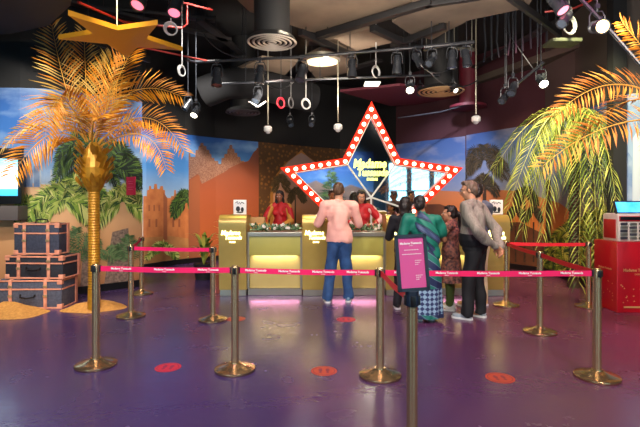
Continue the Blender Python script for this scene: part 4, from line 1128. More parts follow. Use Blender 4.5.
def sari_mat():
    m = mat('sari_print', (18, 112, 96), .6)
    nt = m.node_tree; b = nt.nodes['Principled BSDF']; tc = nt.nodes.new('ShaderNodeTexCoord'); mp = nt.nodes.new('ShaderNodeMapping'); mp.inputs['Rotation'].default_value = (0, R(58), 0)
    nt.links.new(tc.outputs['Object'], mp.inputs[0]); w = nt.nodes.new('ShaderNodeTexWave'); w.inputs['Scale'].default_value = 2.2; w.inputs['Distortion'].default_value = 2.5; w.inputs['Detail'].default_value = 2; nt.links.new(mp.outputs[0], w.inputs[0])
    cr = nt.nodes.new('ShaderNodeValToRGB'); cr.color_ramp.interpolation = 'CONSTANT'; e = cr.color_ramp.elements; e[0].position = 0; e[0].color = lin((22, 118, 98)); e[1].position = .8; e[1].color = lin((70, 84, 120))
    for p, c in ((.34, (24, 34, 66)), (.56, (84, 120, 130)), (.62, (26, 38, 72))): k = e.new(p); k.color = lin(c)
    nt.links.new(w.outputs['Fac'], cr.inputs[0]); nt.links.new(cr.outputs[0], b.inputs['Base Color']); return m
def zig_mat():
    m = mat('sari_zigzag', (34, 50, 100), .6); nt = m.node_tree; b = nt.nodes['Principled BSDF']; tc = nt.nodes.new('ShaderNodeTexCoord')
    ck = nt.nodes.new('ShaderNodeTexChecker'); mp = nt.nodes.new('ShaderNodeMapping'); mp.inputs['Rotation'].default_value = (0, R(45), 0); mp.inputs['Scale'].default_value = (1, 0.0, 1); nt.links.new(tc.outputs['Object'], mp.inputs[0]); nt.links.new(mp.outputs[0], ck.inputs[0]); ck.inputs['Scale'].default_value = 24
    ck.inputs['Color1'].default_value = lin((34, 46, 92)); ck.inputs['Color2'].default_value = lin((140, 168, 190))
    sx = nt.nodes.new('ShaderNodeSeparateXYZ'); nt.links.new(tc.outputs['Object'], sx.inputs[0]); cr = nt.nodes.new('ShaderNodeValToRGB'); cr.color_ramp.interpolation = 'CONSTANT'; e = cr.color_ramp.elements
    e[0].position = 0; e[0].color = (0, 0, 0, 1); e[1].position = .42; e[1].color = (0, 0, 0, 1); k = e.new(.1); k.color = (1, 1, 1, 1); nt.links.new(sx.outputs['Z'], cr.inputs[0])
    w = nt.nodes.new('ShaderNodeTexWave'); w.inputs['Scale'].default_value = 2.0; w.inputs['Distortion'].default_value = 2.2; m3 = nt.nodes.new('ShaderNodeMapping'); m3.inputs['Rotation'].default_value = (0, R(60), 0); nt.links.new(tc.outputs['Object'], m3.inputs[0]); nt.links.new(m3.outputs[0], w.inputs[0])
    c2 = nt.nodes.new('ShaderNodeValToRGB'); c2.color_ramp.interpolation = 'CONSTANT'; e = c2.color_ramp.elements; e[0].color = lin((26, 38, 76)); e[1].position = .62; e[1].color = lin((24, 110, 96)); k = e.new(.5); k.color = lin((110, 130, 150)); nt.links.new(w.outputs['Fac'], c2.inputs[0])
    mx = nt.nodes.new('ShaderNodeMixRGB'); nt.links.new(cr.outputs[0], mx.inputs[0]); nt.links.new(c2.outputs[0], mx.inputs[1]); nt.links.new(ck.outputs[0], mx.inputs[2]); nt.links.new(mx.outputs[0], b.inputs['Base Color']); return m
sari = sari_mat(); sariz = zig_mat()
teal = mat('blouse_teal', (20, 122, 100), .6, 0, (14, 100, 84), 8)
dressm = mat('dress_print', (176, 110, 92), .7, 0, (60, 48, 56), 26)
H_ = 1.78
p = fl(339, 302.5)
person('person in pink sweater and blue jeans leaning on the desk, seen from behind', (p.x, p.y, 0), 0, H_, lean=7, head_pitch=22, head_yaw=-12, skin=M['skin'], hair=M['hairbrown'], top=pink, topname='sweater', bottom=jeans, shoes=shoeb,
       arms=[(V(-.32, .10, 1.16), V(-.22, .40, 1.29)), (V(.31, .12, 1.16), V(.20, .40, 1.29))], feet=[(-.17, .0), (.14, .06)], hem=.5, build=1.12, collar=M['hairbrown'] if False else pink)
p = fl(475, 318.5)
def specs(t, j):
    pass
person('older person in beige shirt and black trousers with hands clasped behind the back', (p.x, p.y, 0), 48, 1.77, lean=5, head_pitch=10, head_yaw=28, hair=M['hairgrey'], top=beige, topname='shirt', bottom=blk, shoes=shoeg,
       arms=[(V(-.30, -.15, 1.14), V(-.03, -.27, .94)), (V(.30, -.15, 1.12), V(.09, -.28, .91))], feet=[(-.12, .05), (.12, -.03)], hem=.585, tucked=True, build=1.12, collar=beige, glasses=True)
p = fl(425, 320)
def drape(t, j):
    # sari end over the left shoulder, hanging down the back
    mb = MB(); n = 18; vs = []; hh = j['h']
    path = [V(.17, -.03, .56*hh), V(.10, -.15, .62*hh), V(.02, -.16, .70*hh), V(-.08, -.15, .78*hh), V(-.13, -.05, .835*hh), V(-.12, .06, .80*hh), V(-.02, .15, .70*hh), V(.12, .15, .60*hh)]
    for i, q in enumerate(path):
        tg = (path[min(i+1, len(path)-1)]-path[max(i-1, 0)]).normalized(); o = V(q.x*.3, q.y, 0); o = o.normalized() if o.length > .01 else V(0, 0, 1)
        s = tg.cross(o).normalized()
        for k in range(9): u = (k-4)/4; vs.append(q+s*u*.105+o*(.012*math.cos(u*9)-.02*u*u)+V(0, 0, .0))
    for i in range(len(path)-1):
        for k in range(8): mb.f.append((i*9+k, i*9+k+1, (i+1)*9+k+1, (i+1)*9+k)); mb.mi.append(0)
    mb.v = vs; o = mb.build('sari_drape', sari, t); sd = o.modifiers.new('s', 'SOLIDIFY'); sd.thickness = .006; ss = o.modifiers.new('u', 'SUBSURF'); ss.levels = 2; ss.render_levels = 2
person('person in teal and navy sari with dark tied hair, standing behind the pink sign', (p.x, p.y, 0), 6, 1.575, female=True, build=1.08, lean=3, leanx=-4, head_yaw=-28, skin=M['skindark'], hair=M['hairblack'], hairstyle='bun', top=teal, topname='blouse', sleeves='short', bottom=sariz, btype='skirt',
       shoes=shoed, arms=[(V(-.30, .06, 1.0), V(-.22, .26, 1.05)), (V(.28, .08, 1.0), V(.18, .28, 1.06))], feet=[(-.09, 0), (.09, .02)], extra=drape)
p = fl(451, 309.5)
person('shorter person in patterned brown dress with dark ponytail, hand at the chin', (p.x, p.y, 0), 62, 1.43, female=True, head_yaw=12, build=.95, hair=M['hairblack'], hairstyle='pony', top=dressm, topname='dress_top', sleeves='none', bottom=mat('trousers_green', (74, 92, 40), .75), btype='dress',
       shoes=shoew, arms=[(V(-.22, .12, .95), V(-.07, .2, 1.16)), (V(.24, .10, .92), V(.12, .26, .98))], feet=[(-.08, 0), (.08, .02)])
p = fl(476, 306)
person('person behind the older one in beige, only dark hair, cheek and cream trousers showing', (p.x+.03, p.y, 0), 20, 1.76, head_yaw=-45, hair=M['hairblack'], top=mat('shirt_slate', (84, 90, 104), .8), topname='shirt', bottom=cream_t, shoes=sand_s, feet=[(-.2, -.02), (.12, .02)], build=.92, arms=[(V(-.22, .1, 1.1), V(-.1, .3, 1.1)), (V(.2, .1, 1.1), V(.1, .3, 1.1))])
p = fl(407, 309)
person('person with black hair in dark clothes, half hidden left of the sari', (p.x-.02, p.y, 0), -10, 1.56, female=True, head_yaw=-20, build=.92, hair=M['hairblack'], hairstyle='long', top=dark_t, topname='shirt', bottom=dark_t, shoes=shoed, arms=[(V(-.24, .1, .98), V(-.16, .3, 1.08)), (V(.2, .1, .98), V(.1, .3, 1.06))])
def vest(t, j):
    m2 = MB()
    for s in (-1, 1): m2.box((s*.022, .135, j['che'].z), (.012, .006, .26), M=None)
    m2.build('zip_trim', M['hairblack'], t)
person('cashier in red jacket with pale sleeves and long dark hair, facing the visitors', (wxd(361, 8.2), 8.2, 0), 176, 1.70, female=True, lean=6, head_pitch=16, head_yaw=8, skin=M['skin'], hair=M['hairblack'], hairstyle='long', top=redj, topname='jacket', bottom=dark_t, shoes=shoed,
       arms=[(V(-.36, .06, 1.17), V(-.26, .32, 1.12)), (V(.27, .14, 1.12), V(.12, .36, 1.10))], sleeve_mat=slv, collar=redj)
person('attendant in red vest with ochre sleeves standing behind the left desk bay', (wxd(280, 9.4), 9.4, 0), 172, 1.72, female=True, skin=M['skindark'], hair=M['hairblack'], hairstyle='long', head_pitch=8, head_yaw=-6, top=redj, topname='vest', bottom=dark_t, shoes=shoed,
       arms=[(V(-.25, .08, 1.1), V(-.16, .26, 1.05)), (V(.30, .05, 1.1), V(.22, .24, 1.0))], sleeve_mat=slvy)
# ================================================================= CEILING EQUIPMENT
tan = mat('canopy_tan', (124, 108, 92), .75, 0, (104, 90, 78), 1.5, bump=.1)
tan2 = mat('canopy_taupe', (104, 92, 82), .8, 0, (86, 76, 68), 1.5)
def slab(name, pxs, z, th, m, label, cat, H=None):
    vs = [onz(px, py, z) for px, py in pxs]; n = len(vs); mb = MB()
    c = sum(vs, Vector())/n
    vv = [Vector((v.x-c.x, v.y-c.y, 0)) for v in vs]
    mb.add(vv+[v+Vector((0, 0, th)) for v in vv], [tuple(range(n)), tuple(range(2*n-1, n-1, -1))]+[(i, n+i, n+(i+1) % n, (i+1) % n) for i in range(n)])
    o = mb.build(name, m, smooth=False); o.location = c; return tag(o, label, cat)
slab('ceiling_panel', [(205, -30), (430, -30), (418, 2), (352, 27), (318, 34), (250, 12)], 4.35, .05, tan, 'large taupe ceiling canopy panel at top centre nearest the camera', 'ceiling panel')
slab('ceiling_panel', [(322, 42), (368, 29), (404, 40), (352, 52)], 4.35, .05, tan, 'tan diamond ceiling panel between the black beams above the lit star', 'ceiling panel')
slab('ceiling_panel', [(300, 60), (330, 44), (356, 53), (352, 72), (316, 78)], 4.3, .05, tan, 'tan ceiling panel around the round white lamp', 'ceiling panel')
slab('ceiling_panel', [(222, 84), (236, 70), (262, 58), (298, 62), (282, 78), (262, 86)], 4.2, .05, tan, 'tan ceiling panel left of the round lamp, behind the lighting bar', 'ceiling panel')
slab('ceiling_panel', [(392, 22), (452, -30), (545, -30), (528, 8), (470, 20), (446, 32), (432, 40), (410, 34)], 4.3, .06, tan2, 'taupe drooping canopy panel with curved edge at top right of centre', 'ceiling panel')
slab('ceiling_panel', [(-30, -60), (90, -60), (70, 6), (48, 26), (10, 34), (-30, 36)], 3.9, .12, mat('bulkhead_grey', (54, 52, 54), .8), 'dark grey rounded ceiling bulkhead in the top left corner', 'ceiling panel')
slab('ceiling_panel', [(430, 92), (478, 82), (560, 54), (600, 40), (606, 52), (520, 80), (470, 94)], 4.3, .14, mat('beam_greybrown', (74, 68, 58), .8), 'grey brown long ceiling bulkhead sloping up to the right', 'ceiling panel')
slab('ceiling_panel', [(340, 92), (400, 86), (470, 92), (462, 102), (390, 106)], 4.1, .06, mat('maroon_panel', (120, 52, 68), .6), 'maroon ceiling panel just right above the tip of the lit star', 'ceiling panel')
def beam(pa, pb, z, w, h, m, name, label, cat):
    a = onz(pa[0], pa[1], z); b = onz(pb[0], pb[1], z); d = b-a; L = d.length; mb = MB(); ang = math.atan2(d.y, d.x)
    mb.box((0, 0, 0), (L, w, h), M=Matrix.Rotation(ang, 4, 'Z'), bev=.006)
    for s in (-1, 1): mb.cyl(Matrix.Rotation(ang, 4, 'Z') @ Vector((s*L*.4, 0, 0)), Matrix.Rotation(ang, 4, 'Z') @ Vector((s*L*.4, 0, HC-z)), .008, n=6)
    o = mb.build(name, m); o.location = (a+b)/2; return tag(o, label, cat)
bl = mat('beam_black', (22, 22, 25), .55)
for pa, pb, z, w, lab in [((318, 36), (432, 2), 4.25, .12, 'black ceiling beam running up right along the largest canopy panel'), ((372, 28), (420, 50), 4.22, .10, 'black ceiling beam right of the tan diamond panel'),
                      ((300, 32), (352, 56), 4.22, .10, 'black ceiling beam left of the tan diamond panel'), ((392, 46), (445, 26), 4.22, .08, 'black ceiling beam under the drooping taupe canopy'),
                      ((508, -4), (560, 34), 4.2, .06, 'thin black ceiling beam at the upper right'), ((425, 4), (505, -8), 4.25, .08, 'black ceiling beam along the top edge right of centre'),
                      ((80, 36), (150, 60), 3.75, .04, 'thin black bar behind the gold palm crown')]:
    beam(pa, pb, z, w, .1, bl, 'ceiling_beam', lab, 'ceiling beam')
mb = MB(); c = onz(334, 36, 4.4)
mb.prism([(-.45, 0), (.45, 0), (.32, .22), (-.32, .22)], .5); o = mb.build('ceiling_box', mat('navy_black', (20, 24, 36), .5)); o.location = c; tag(o, 'blue black box housing between the two largest tan ceiling panels', 'ceiling box')
# round air diffuser on its duct
def diffuser(px, py, dia, d, label, m_ring, lit=False, duct=.0):
    c = at(px, py, d); t = thing('air_diffuser', label, 'air diffuser', c)
    for k, r in enumerate([1, .8, .6, .4, .2]):
        r0 = dia/2*r; w_ = dia*.052; mb = MB(); mb.lathe([(r0-w_, .010), (r0-w_*.5, -.008), (r0, .006), (r0-w_*.5, .014), (r0-w_, .010)], n=40, ring=True); mb.build('ring', m_ring, t)
    mb = MB(); mb.lathe([(0, .02), (dia/2*.99, .02), (dia/2*.9, .07), (dia/2*.72, .1), (dia/2*.72, HC-c.z), (0, HC-c.z)], n=32); mb.build('duct', M['black'], t)
diffuser(272, 43, .68, 6.3, 'large round ringed air diffuser below a black duct, left of top centre', mat('diffuser_grey', (176, 168, 158), .45, .3))
diffuser(243, 113, .75, 10.0, 'dim round air diffuser low above the terracotta wall print', mat('diffuser_dark', (62, 60, 66), .5))
diffuser(441, 92, .85, 8.6, 'round tan air diffuser among the lamps right of the lit star', mat('diffuser_tan', (190, 160, 120), .45))
c = at(322, 62, 8.3); t = thing('ceiling_lamp', 'round flat cream ceiling lamp above and left of the lit star', 'ceiling lamp', c)
mb = MB(); mb.lathe([(0, 0), (.3, 0), (.33, .03), (.33, .09), (0, .09)], n=36); mb.build('housing', M['silver'], t); mb = MB(); mb.lathe([(0, -.006), (.28, -.006), (.28, .001), (0, .001)], n=36); mb.build('diffuser', mat('lamp_cream', (240, 220, 180), .5, emis=(255, 226, 176), estr=.5), t)
c = at(372, 84, 9.2); mb = MB(); mb.box((0, 0, 0), (.3, .3, .03), bev=.004); o = mb.build('ceiling_lamp', mat('lamp_flat', (240, 236, 220), .5, emis=(255, 246, 226), estr=.9)); o.location = c; tag(o, 'small square flat lamp just above the lit star', 'ceiling lamp')
# big curved duct
mb = MB(); a = onz(196, 84, 4.2); pts = [at(205, 92, 9.6), at(225, 84, 9.5), at(250, 82, 9.6), at(280, 90, 9.9), at(312, 98, 10.4)]
mb.tube(pts, .32, 20); tag(mb.build('ceiling_duct', mat('duct_navy', (13, 14, 19), .9)), 'wide round dark duct curving behind the lighting bars at the left', 'duct')
mb = MB(); c = at(468, 108, 10.9); mb.lathe([(0, 0), (.42, 0), (.42, .06), (.2, .1), (.2, HC-c.z), (0, HC-c.z)], n=28); o = mb.build('ceiling_duct', mat('duct_maroon', (104, 34, 48), .55)); o.location = c; tag(o, 'upright maroon duct with flared foot, right of the lit star', 'duct')
# red sprinkler pipes
redpipe = mat('pipe_red', (140, 30, 24), .5)
for pts, lab in [([(78, 2, 5.2), (124, 22, 5.9), (182, 28, 6.4), (187, 24, 6.4), (187, 4, 6.4)], 'red sprinkler pipe with an elbow above the hanging gold star'),
                 ([(100, 40, 6.6), (150, 49, 7.0), (208, 61, 7.6)], 'straight red pipe passing behind the hanging gold star'),
                 ([(150, -6, 6.0), (196, 6, 6.4), (212, 10, 6.6)], 'short red pipe at the top edge left of the diffuser'),
                 ([(545, 12, 6.6), (575, 8, 6.4), (592, 0, 6.2)], 'bright red pipe at the top edge beside the pink lamp')]:
    mb = MB(); mb.tube([at(*p) for p in pts], .015, 8); tag(mb.build('sprinkler_pipe', redpipe), lab, 'pipe')
# lighting bars
def bar(pts, r, lab, hang=True):
    P_ = [at(*p) for p in pts]; mb = MB(); mb.tube(P_, r, 8)
    if hang:
        for k in (0.15, .5, .85):
            i = k*(len(P_)-1); a = P_[int(i)]; b = P_[min(int(i)+1, len(P_)-1)]; q = a+(b-a)*(i-int(i)); mb.cyl(q, (q.x, q.y, HC), .007, n=6)
    return tag(mb.build('lighting_bar', M['fixture'], smooth=True), lab, 'lighting bar')
bar([(196, 62, 7.6), (300, 57, 7.6), (400, 49, 7.6), (440, 45, 7.6)], .025, 'long front black lighting bar crossing above the lit star')
bar([(214, 84, 8.3), (320, 79, 8.3), (440, 75, 8.3)], .022, 'long rear black lighting bar, lower in view than the front one')
bar([(424, 47, 7.2), (474, 42, 7.2)], .03, 'short black lighting bar crowded with lamps right of centre')
bar([(500, 98, 7.2), (522, 80, 7.0), (544, 62, 6.8)], .02, 'short slanting black lighting bar below the grey brown bulkhead')
bar([(578, -4, 5.4), (610, 30, 5.2), (645, 70, 5.0)], .02, 'slanting black lighting bar at the top right corner, above the palm fronds', False)
bar([(186, 60, 7.4), (196, 62, 7.6), (206, 62, 7.6)], .02, 'short black lighting bar stub near the small lit lamp at the left', False)
bar([(398, 118, 10.8), (440, 112, 10.8), (470, 104, 10.6)], .015, 'thin dark bar on the black wall right of the lit star', False)
# stage spotlight
def make_spot(lens):
    t = thing('stage_light', '-', 'stage light', (0, 0, 0), 0, 'black stage lights')
    mb = MB(); mb.lathe([(0, .13), (.05, .13), (.062, .10), (.066, 0), (.066, -.05), (.078, -.08), (.082, -.16), (.07, -.16), (.06, -.12), (0, -.12)], n=20)
    for k in range(5): mb.lathe([(.066, .085-k*.02), (.071, .082-k*.02), (.066, .079-k*.02)], n=20)
    mb.build('barrel', M['fixture'], t)
    mb = MB(); mb.lathe([(0, -.150), (.066, -.150), (.066, -.146), (0, -.146)], n=20); mb.build('lens', lens, t)
    mb = MB(); mb.tube([(-.085, 0, 0), (-.088, 0, .12), (-.06, 0, .18), (.06, 0, .18), (.088, 0, .12), (.085, 0, 0)], .009, 6); mb.cyl((0, 0, .17), (0, 0, .24), .014, n=8); mb.box((0, 0, .235), (.05, .04, .05)); mb.box((.02, -.02, .07), (.05, .04, .08)); mb.build('yoke', M['fixture'], t)
    return t
dark_lens = mat('lens_dark', (60, 70, 84), .15)
sp0 = make_spot(dark_lens); sp0u = [False]
spL = make_spot(M['lens']); spLu = [False]; spP = make_spot(M['lenspink']); spPu = [False]; spW = make_spot(M['lenswarm']); spWu = [False]
def spot(base, used, px, py, d, label, tilt=(0, 0), rz=0, s=1.0, rod=False):
    p = at(px, py, d)
    if base is sp0 and d >= 7.15 and py < 80:
        by = interp([(196, 62), (300, 57), (400, 49), (418, 47)])(px) if px < 420 else interp([(424, 47), (474, 42)])(px); dd = 7.6 if px < 420 else 7.2
        p = at(px, by, dd); p.z -= .235*s
    o = base if not used[0] else dup(base, p, 0, label); used[0] = True
    o.location = p; o['label'] = label; o.scale = (s, s, s)
    for c in o.children:
        if not c.name.startswith('yoke'): c.rotation_euler = (-R(tilt[0]), R(tilt[1]), 0)
    if rod:
        mb = MB(); mb.cyl((0, 0, .24), (0, 0, (HC-p.z)/s), .008, n=6); mb.build('drop_rod', M['fixture'], o)
    return o
for px, py, d, lab, ti, s in [(217, 72, 7.6, 'black stage light, leftmost on the front lighting bar', (10, 0), 1.25), (260, 69, 7.6, 'black stage light below the big round diffuser on the front bar', (0, 5), 1.2), (302, 67, 7.6, 'tilted black stage light left of the round cream lamp', (20, 12), 1.25),
                              (352, 64, 7.6, 'black stage light right of the round cream lamp', (0, 0), 1.2), (397, 64, 7.6, 'black stage light directly above the right side of the lit star', (-5, 0), 1.2), (417, 58, 7.5, 'black stage light between the front bar and the lamp cluster', (12, -30), 1.0),
                              (432, 60, 7.3, 'black stage light leaning right in the lamp cluster', (30, 35), 1.0), (452, 60, 7.2, 'upright black stage light in the middle of the lamp cluster', (0, 0), 1.1), (466, 56, 7.2, 'black stage light at the right end of the lamp cluster', (5, -8), 1.1),
                              (258, 96, 8.3, 'black stage light with white shutters under the rear bar', (35, 20), 1.1), (188, 104, 8.2, 'dark stage light beside the small lit lamp at the left', (20, 30), .9), (513, 88, 7.0, 'dark stage light low on the slanting bar', (30, 30), 1.0), (505, 97, 7.1, 'lowest dark stage light of the slanting bar', (25, 45), .9),
                              (566, 18, 5.9, 'black stage light above the grey cable ring at the top right', (20, 40), 1.0), (420, 90, 9.5, 'dark stage light far behind under the maroon panel', (30, 10), .9), (312, 122, 10.0, 'dark stage light in the shadows left of the star tip, far back', (50, 10), .9), (290, 122, 10.2, 'dark stage light in the shadows above the arch print', (40, -20), .9)]:
    spot(sp0, sp0u, px, py, d, lab, ti, 0, s*.85, py > 85 or px > 500 or px == 188)
for px, py, d, lab, ti, s in [(196, 111, 8.0, 'small stage light glowing white left above the kasbah print', (40, 10), .8), (410, 86, 7.8, 'stage light glowing white, nearest right of the star tip', (45, 10), .9), (541, 80, 6.9, 'stage light glowing white, topmost on the slanting bar', (50, 5), .9), (453, 88, 8.2, 'small stage light glowing white beside the tan diffuser', (40, -30), .6)]:
    spot(spL, spLu, px, py, d, lab, ti, 0, s, True)
for px, py, d, lab, ti in [(176, 4, 6.0, 'stage light with pink lens at the top edge above the white ring', (28, 0)), (142, -4, 5.6, 'stage light with pink lens cut by the top edge near the gold star', (28, 10)), (556, 2, 5.9, 'stage light with pink lens at the top right edge', (28, -20))]:
    spot(spP, spPu, px, py, d, lab, ti, 0, 1.1, True)
spot(spW, spWu, 597, 27, 5.3, 'stage light glowing warm yellow at the top right', (70, 25), 0, 1.0, True)
# barn door wings on the light under the rear bar
ho = [o for o in bpy.data.objects if o.get('label') == 'black stage light with white shutters under the rear bar'][0]
mb = MB(); mb.box((-.08, -.03, -.16), (.18, .01, .03), M=rot(35, 'Y')); mb.box((.08, -.03, -.16), (.18, .01, .03), M=rot(-35, 'Y')); mb.build('shutter', M['white'], ho)
# pendant cameras
def make_cam():
    t = thing('ceiling_camera', '-', 'camera', (0, 0, 0), 0, 'white dome cameras on rods')
    mb = MB(); mb.lathe([(0, .07), (.05, .07), (.075, .05), (.078, -.01), (.065, -.03), (0, -.03)], n=24); mb.build('housing', M['white'], t)
    mb = MB(); mb.ell((0, 0, -.03), (.05, .05, .045), 16); mb.build('dome', mat('dome_glass', (190, 190, 195), .15), t)
    mb = MB(); mb.cyl((0, 0, .07), (0, 0, 1.45), .012, n=8); mb.build('rod', M['silver'], t); return t
cam0 = make_cam(); cams = [(268, 130, 8.6, 'white dome camera on a rod above the arch print, leftmost of the three'), (338, 128, 8.2, 'white dome camera on a rod just left of the lit star tip'), (476, 120, 8.0, 'white dome camera on a rod beside the maroon duct')]
for i, (px, py, d, lab) in enumerate(cams):
    p = at(px, py, d); o = cam0 if i == 0 else dup(cam0, p, 0, lab)
    o.location = p; o['label'] = lab
    for c in o.children:
        if c.name.startswith('rod'): c.scale = (1, 1, (HC-p.z)/1.45)
# hanging cable rings
ringw = mat('cable_white', (200, 200, 200), .5); ringr = mat('cable_red', (196, 40, 60), .5); ringg = mat('cable_grey', (110, 110, 112), .5)
for px, py, d, r, m, lab, ax in [(171, 29, 6.0, .085, ringw, 'white coiled cable ring right of the hanging gold star', .9), (182, 71, 6.8, .08, ringw, 'narrow white coiled cable ring below the larger white ring', .45), (281, 103, 8.6, .10, ringr, 'red coiled cable ring hanging over the arch print', .65), (291, 103, 8.8, .10, ringg, 'grey coiled cable ring between the red and the white one', .4),
                             (306, 104, 8.6, .10, ringw, 'white coiled cable ring just right of the red one', .8), (376, 72, 8.3, .11, ringw, 'white coiled cable ring on the rear bar above the star tip', .7), (569, 25, 6.2, .13, ringg, 'large grey coiled cable ring at the top right', .9)]:
    p = at(px, py, d); t = thing('cable_coil', lab, 'cable', p, 0, 'coiled cables hung from the ceiling'); mb = MB()
    for j in range(4):
        rr = r*(1-.07*j); mb.tube([(math.cos(2*PI*k/28)*rr*ax, (j-1.5)*.012+math.cos(2*PI*k/28)*rr*math.sqrt(1-ax*ax)*.9, math.sin(2*PI*k/28)*rr) for k in range(28)], .009, 6, closed=True)
    mb.build('coil', m, t); mb = MB(); mb.cyl((0, 0, r), (0, 0, HC-p.z), .007, n=6); mb.build('drop_cable', m if m is not ringr else M['fixture'], t)
for k, (pts, lab) in enumerate([([(430, 72, 7.3), (442, 88, 7.3), (462, 92, 7.3), (478, 80, 7.3)], 'looping black cable hanging under the lamp cluster, lower loop'), ([(420, 64, 7.4), (430, 78, 7.4), (446, 74, 7.4), (456, 62, 7.4)], 'looping black cable hanging inside the lamp cluster, upper loop'),
                                ([(204, 34, 7.0), (214, 52, 7.1), (236, 60, 7.2), (252, 58, 7.3)], 'thin black cable swagged left of the big round diffuser'), ([(262, 78, 7.7), (272, 92, 7.7), (288, 92, 7.7), (296, 78, 7.7)], 'thin black cable loop above the red cable ring')]):
    P_ = [at(*q) for q in pts]; c = sum(P_, Vector())/4; mb = MB()
    mb.tube([(P_[0]-c)*(1-u)**3+(P_[1]-c)*3*u*(1-u)**2+(P_[2]-c)*3*u*u*(1-u)+(P_[3]-c)*u**3 for u in [i/20 for i in range(21)]], .010, 6); o = mb.build('hanging_cable', M['blackgloss']); o.location = c; tag(o, lab, 'cable')
for k, (a, b) in enumerate([((452, 48), (474, 50)), ((424, 50), (448, 44))]):
    beam(a, b, 4.15, .05, .05, M['silver'], 'truss_rail', ['pale metal truss rail at the right end of the lamp cluster', 'pale metal truss rail at the left end of the lamp cluster'][k], 'truss')
# cloth strips / cable drops hanging right of the lamp cluster
for k, px in enumerate([484, 492, 499, 508, 516, 523, 531, 538, 547]):
    p = at(px, 62-k*2.2, 8.4); mb = MB(); w = random.uniform(-.05, .05)
    mb.tube([(0, 0, 0), (w, 0, .3), (w*.4, .02, .7), (w*.8, 0, HC-p.z)], .018, 6); o = mb.build('hanging_cable', M['fixture']); o.location = p
    tag(o, 'dark cable drop above the grey brown bulkhead, one of a row', 'cable', 'row of dark cable drops')
mb = MB(); mb.box((0, 0, 0), (.42, .3, .05), bev=.01); o = mb.build('ceiling_box', mat('box_olive', (50, 54, 38), .6)); o.location = at(562, 43, 6.6); mb = None; tag(o, 'flat dark olive box below the large grey cable ring', 'ceiling box')
# dark services grid overhead (cable trays)
for k, (pa, pb, z) in enumerate([((60, 0), (230, 40), 4.6), ((90, 8), (215, 20), 4.7), ((200, 20), (250, 60), 4.6), ((380, 60), (300, 85), 4.5), ((470, 70), (560, 20), 4.6), ((560, 60), (618, 20), 4.6)]):
    beam(pa, pb, z, .16, .05, mat('tray_dark%d' % k, (32, 30, 32), .6), 'cable_tray', ['dark cable tray running over the hanging gold star', 'dark cable tray near the red pipes', 'dark cable tray left of the big diffuser', 'dark cable tray above the rear lighting bar', 'dark cable tray over the grey brown bulkhead', 'dark cable tray above the large grey cable ring'][k], 'cable tray')

# ================================================================= LIGHT
def lamp(kind, loc, tgt, power, color, size=.15, ang=60, blend=.6, name='lamp'):
    d = bpy.data.lights.new(name, kind); d.energy = power; d.color = color
    if kind == 'SPOT': d.spot_size = R(ang); d.spot_blend = blend; d.shadow_soft_size = size
    elif kind == 'AREA': d.shape = 'RECTANGLE'; d.size = size[0]; d.size_y = size[1]
    else: d.shadow_soft_size = size
    o = bpy.data.objects.new(name, d); COL.objects.link(o); o.location = loc
    o.rotation_euler = (Vector(tgt)-Vector(loc)).to_track_quat('-Z', 'Y').to_euler(); return o
WARM = (1, .80, .55); AMB = (1, .62, .28); NEU = (1, .92, .82); COOL = (.75, .85, 1)
# house lights over the queue (out of frame overhead)
for x in (-2.6, 0, 2.6):
    lamp('SPOT', (x, -.5, 4.8), (x*1.2, 5.0, .6), 380, NEU, .35, 85, .8)
    lamp('SPOT', (x*1.1, 3.0, 4.8), (x*1.2, 5.2, 0), 120, (1, .85, .8), .3, 100, .8)
# print washers
lamp('SPOT', (-4.6, 4.6, 4.3), (-4.1, 7.3, 1.5), 230, (1, .92, .8), .12, 75, .8)
lamp('SPOT', (-1.1, 6.0, 4.6), (-3.5, 7.7, 1.6), 420, (1, .95, .86), .12, 46, .8)
lamp('SPOT', (-1.8, 7.2, 4.5), (-3.3, 10.8, 1.6), 600, (1, .93, .82), .12, 60, .8)
lamp('SPOT', (-.9, 8.6, 3.45), (-2.2, 12.0, 1.1), 300, AMB, .1, 50, .8)
lamp('SPOT', (0.0, 10.0, 4.4), (-.7, 13.2, 1.4), 480, (1, .72, .42), .1, 62, .8)
lamp('SPOT', (2.4, 9.0, 4.4), (3.1, 12.0, 1.8), 380, (.85, .85, 1), .1, 60, .8)
lamp('SPOT', (3.2, 7.0, 4.4), (4.3, 10.0, 1.2), 420, (1, .78, .5), .1, 60, .8)
lamp('SPOT', (3.3, 5.4, 4.4), (4.5, 8.2, 1.6), 430, (1, .95, .52), .1, 55, .8)
lamp('SPOT', (3.6, 4.5, 4.4), (5.6, 6.7, 1.8), 45, COOL, .1, 60, .8)
# gold palms, star
lamp('SPOT', (-2.0, 3.8, 4.6), (-3.1, 6.3, 2.3), 240, (1, .82, .45), .1, 50, .7)
lamp('SPOT', (2.2, 2.6, 4.6), (3.2, 4.6, 2.4), 110, (1, .82, .55), .1, 50, .7)
lamp('SPOT', (-2.3, 3.9, 1.0), (-2.34, 5.4, 3.4), 25, WARM, .1, 50, .7)
lamp('SPOT', (2.6, 4.2, 3.0), (4.6, 7.8, 4.2), 60, (1, .85, .75), .1, 70, .9)  # added spot that lifts the dark upper right wall
for cx_, w_ in bays: lamp('SPOT', (cx_, 5.6, 3.9), (cx_, 7.3, .8), 60, (1, .9, .7), .08, 26, .6)
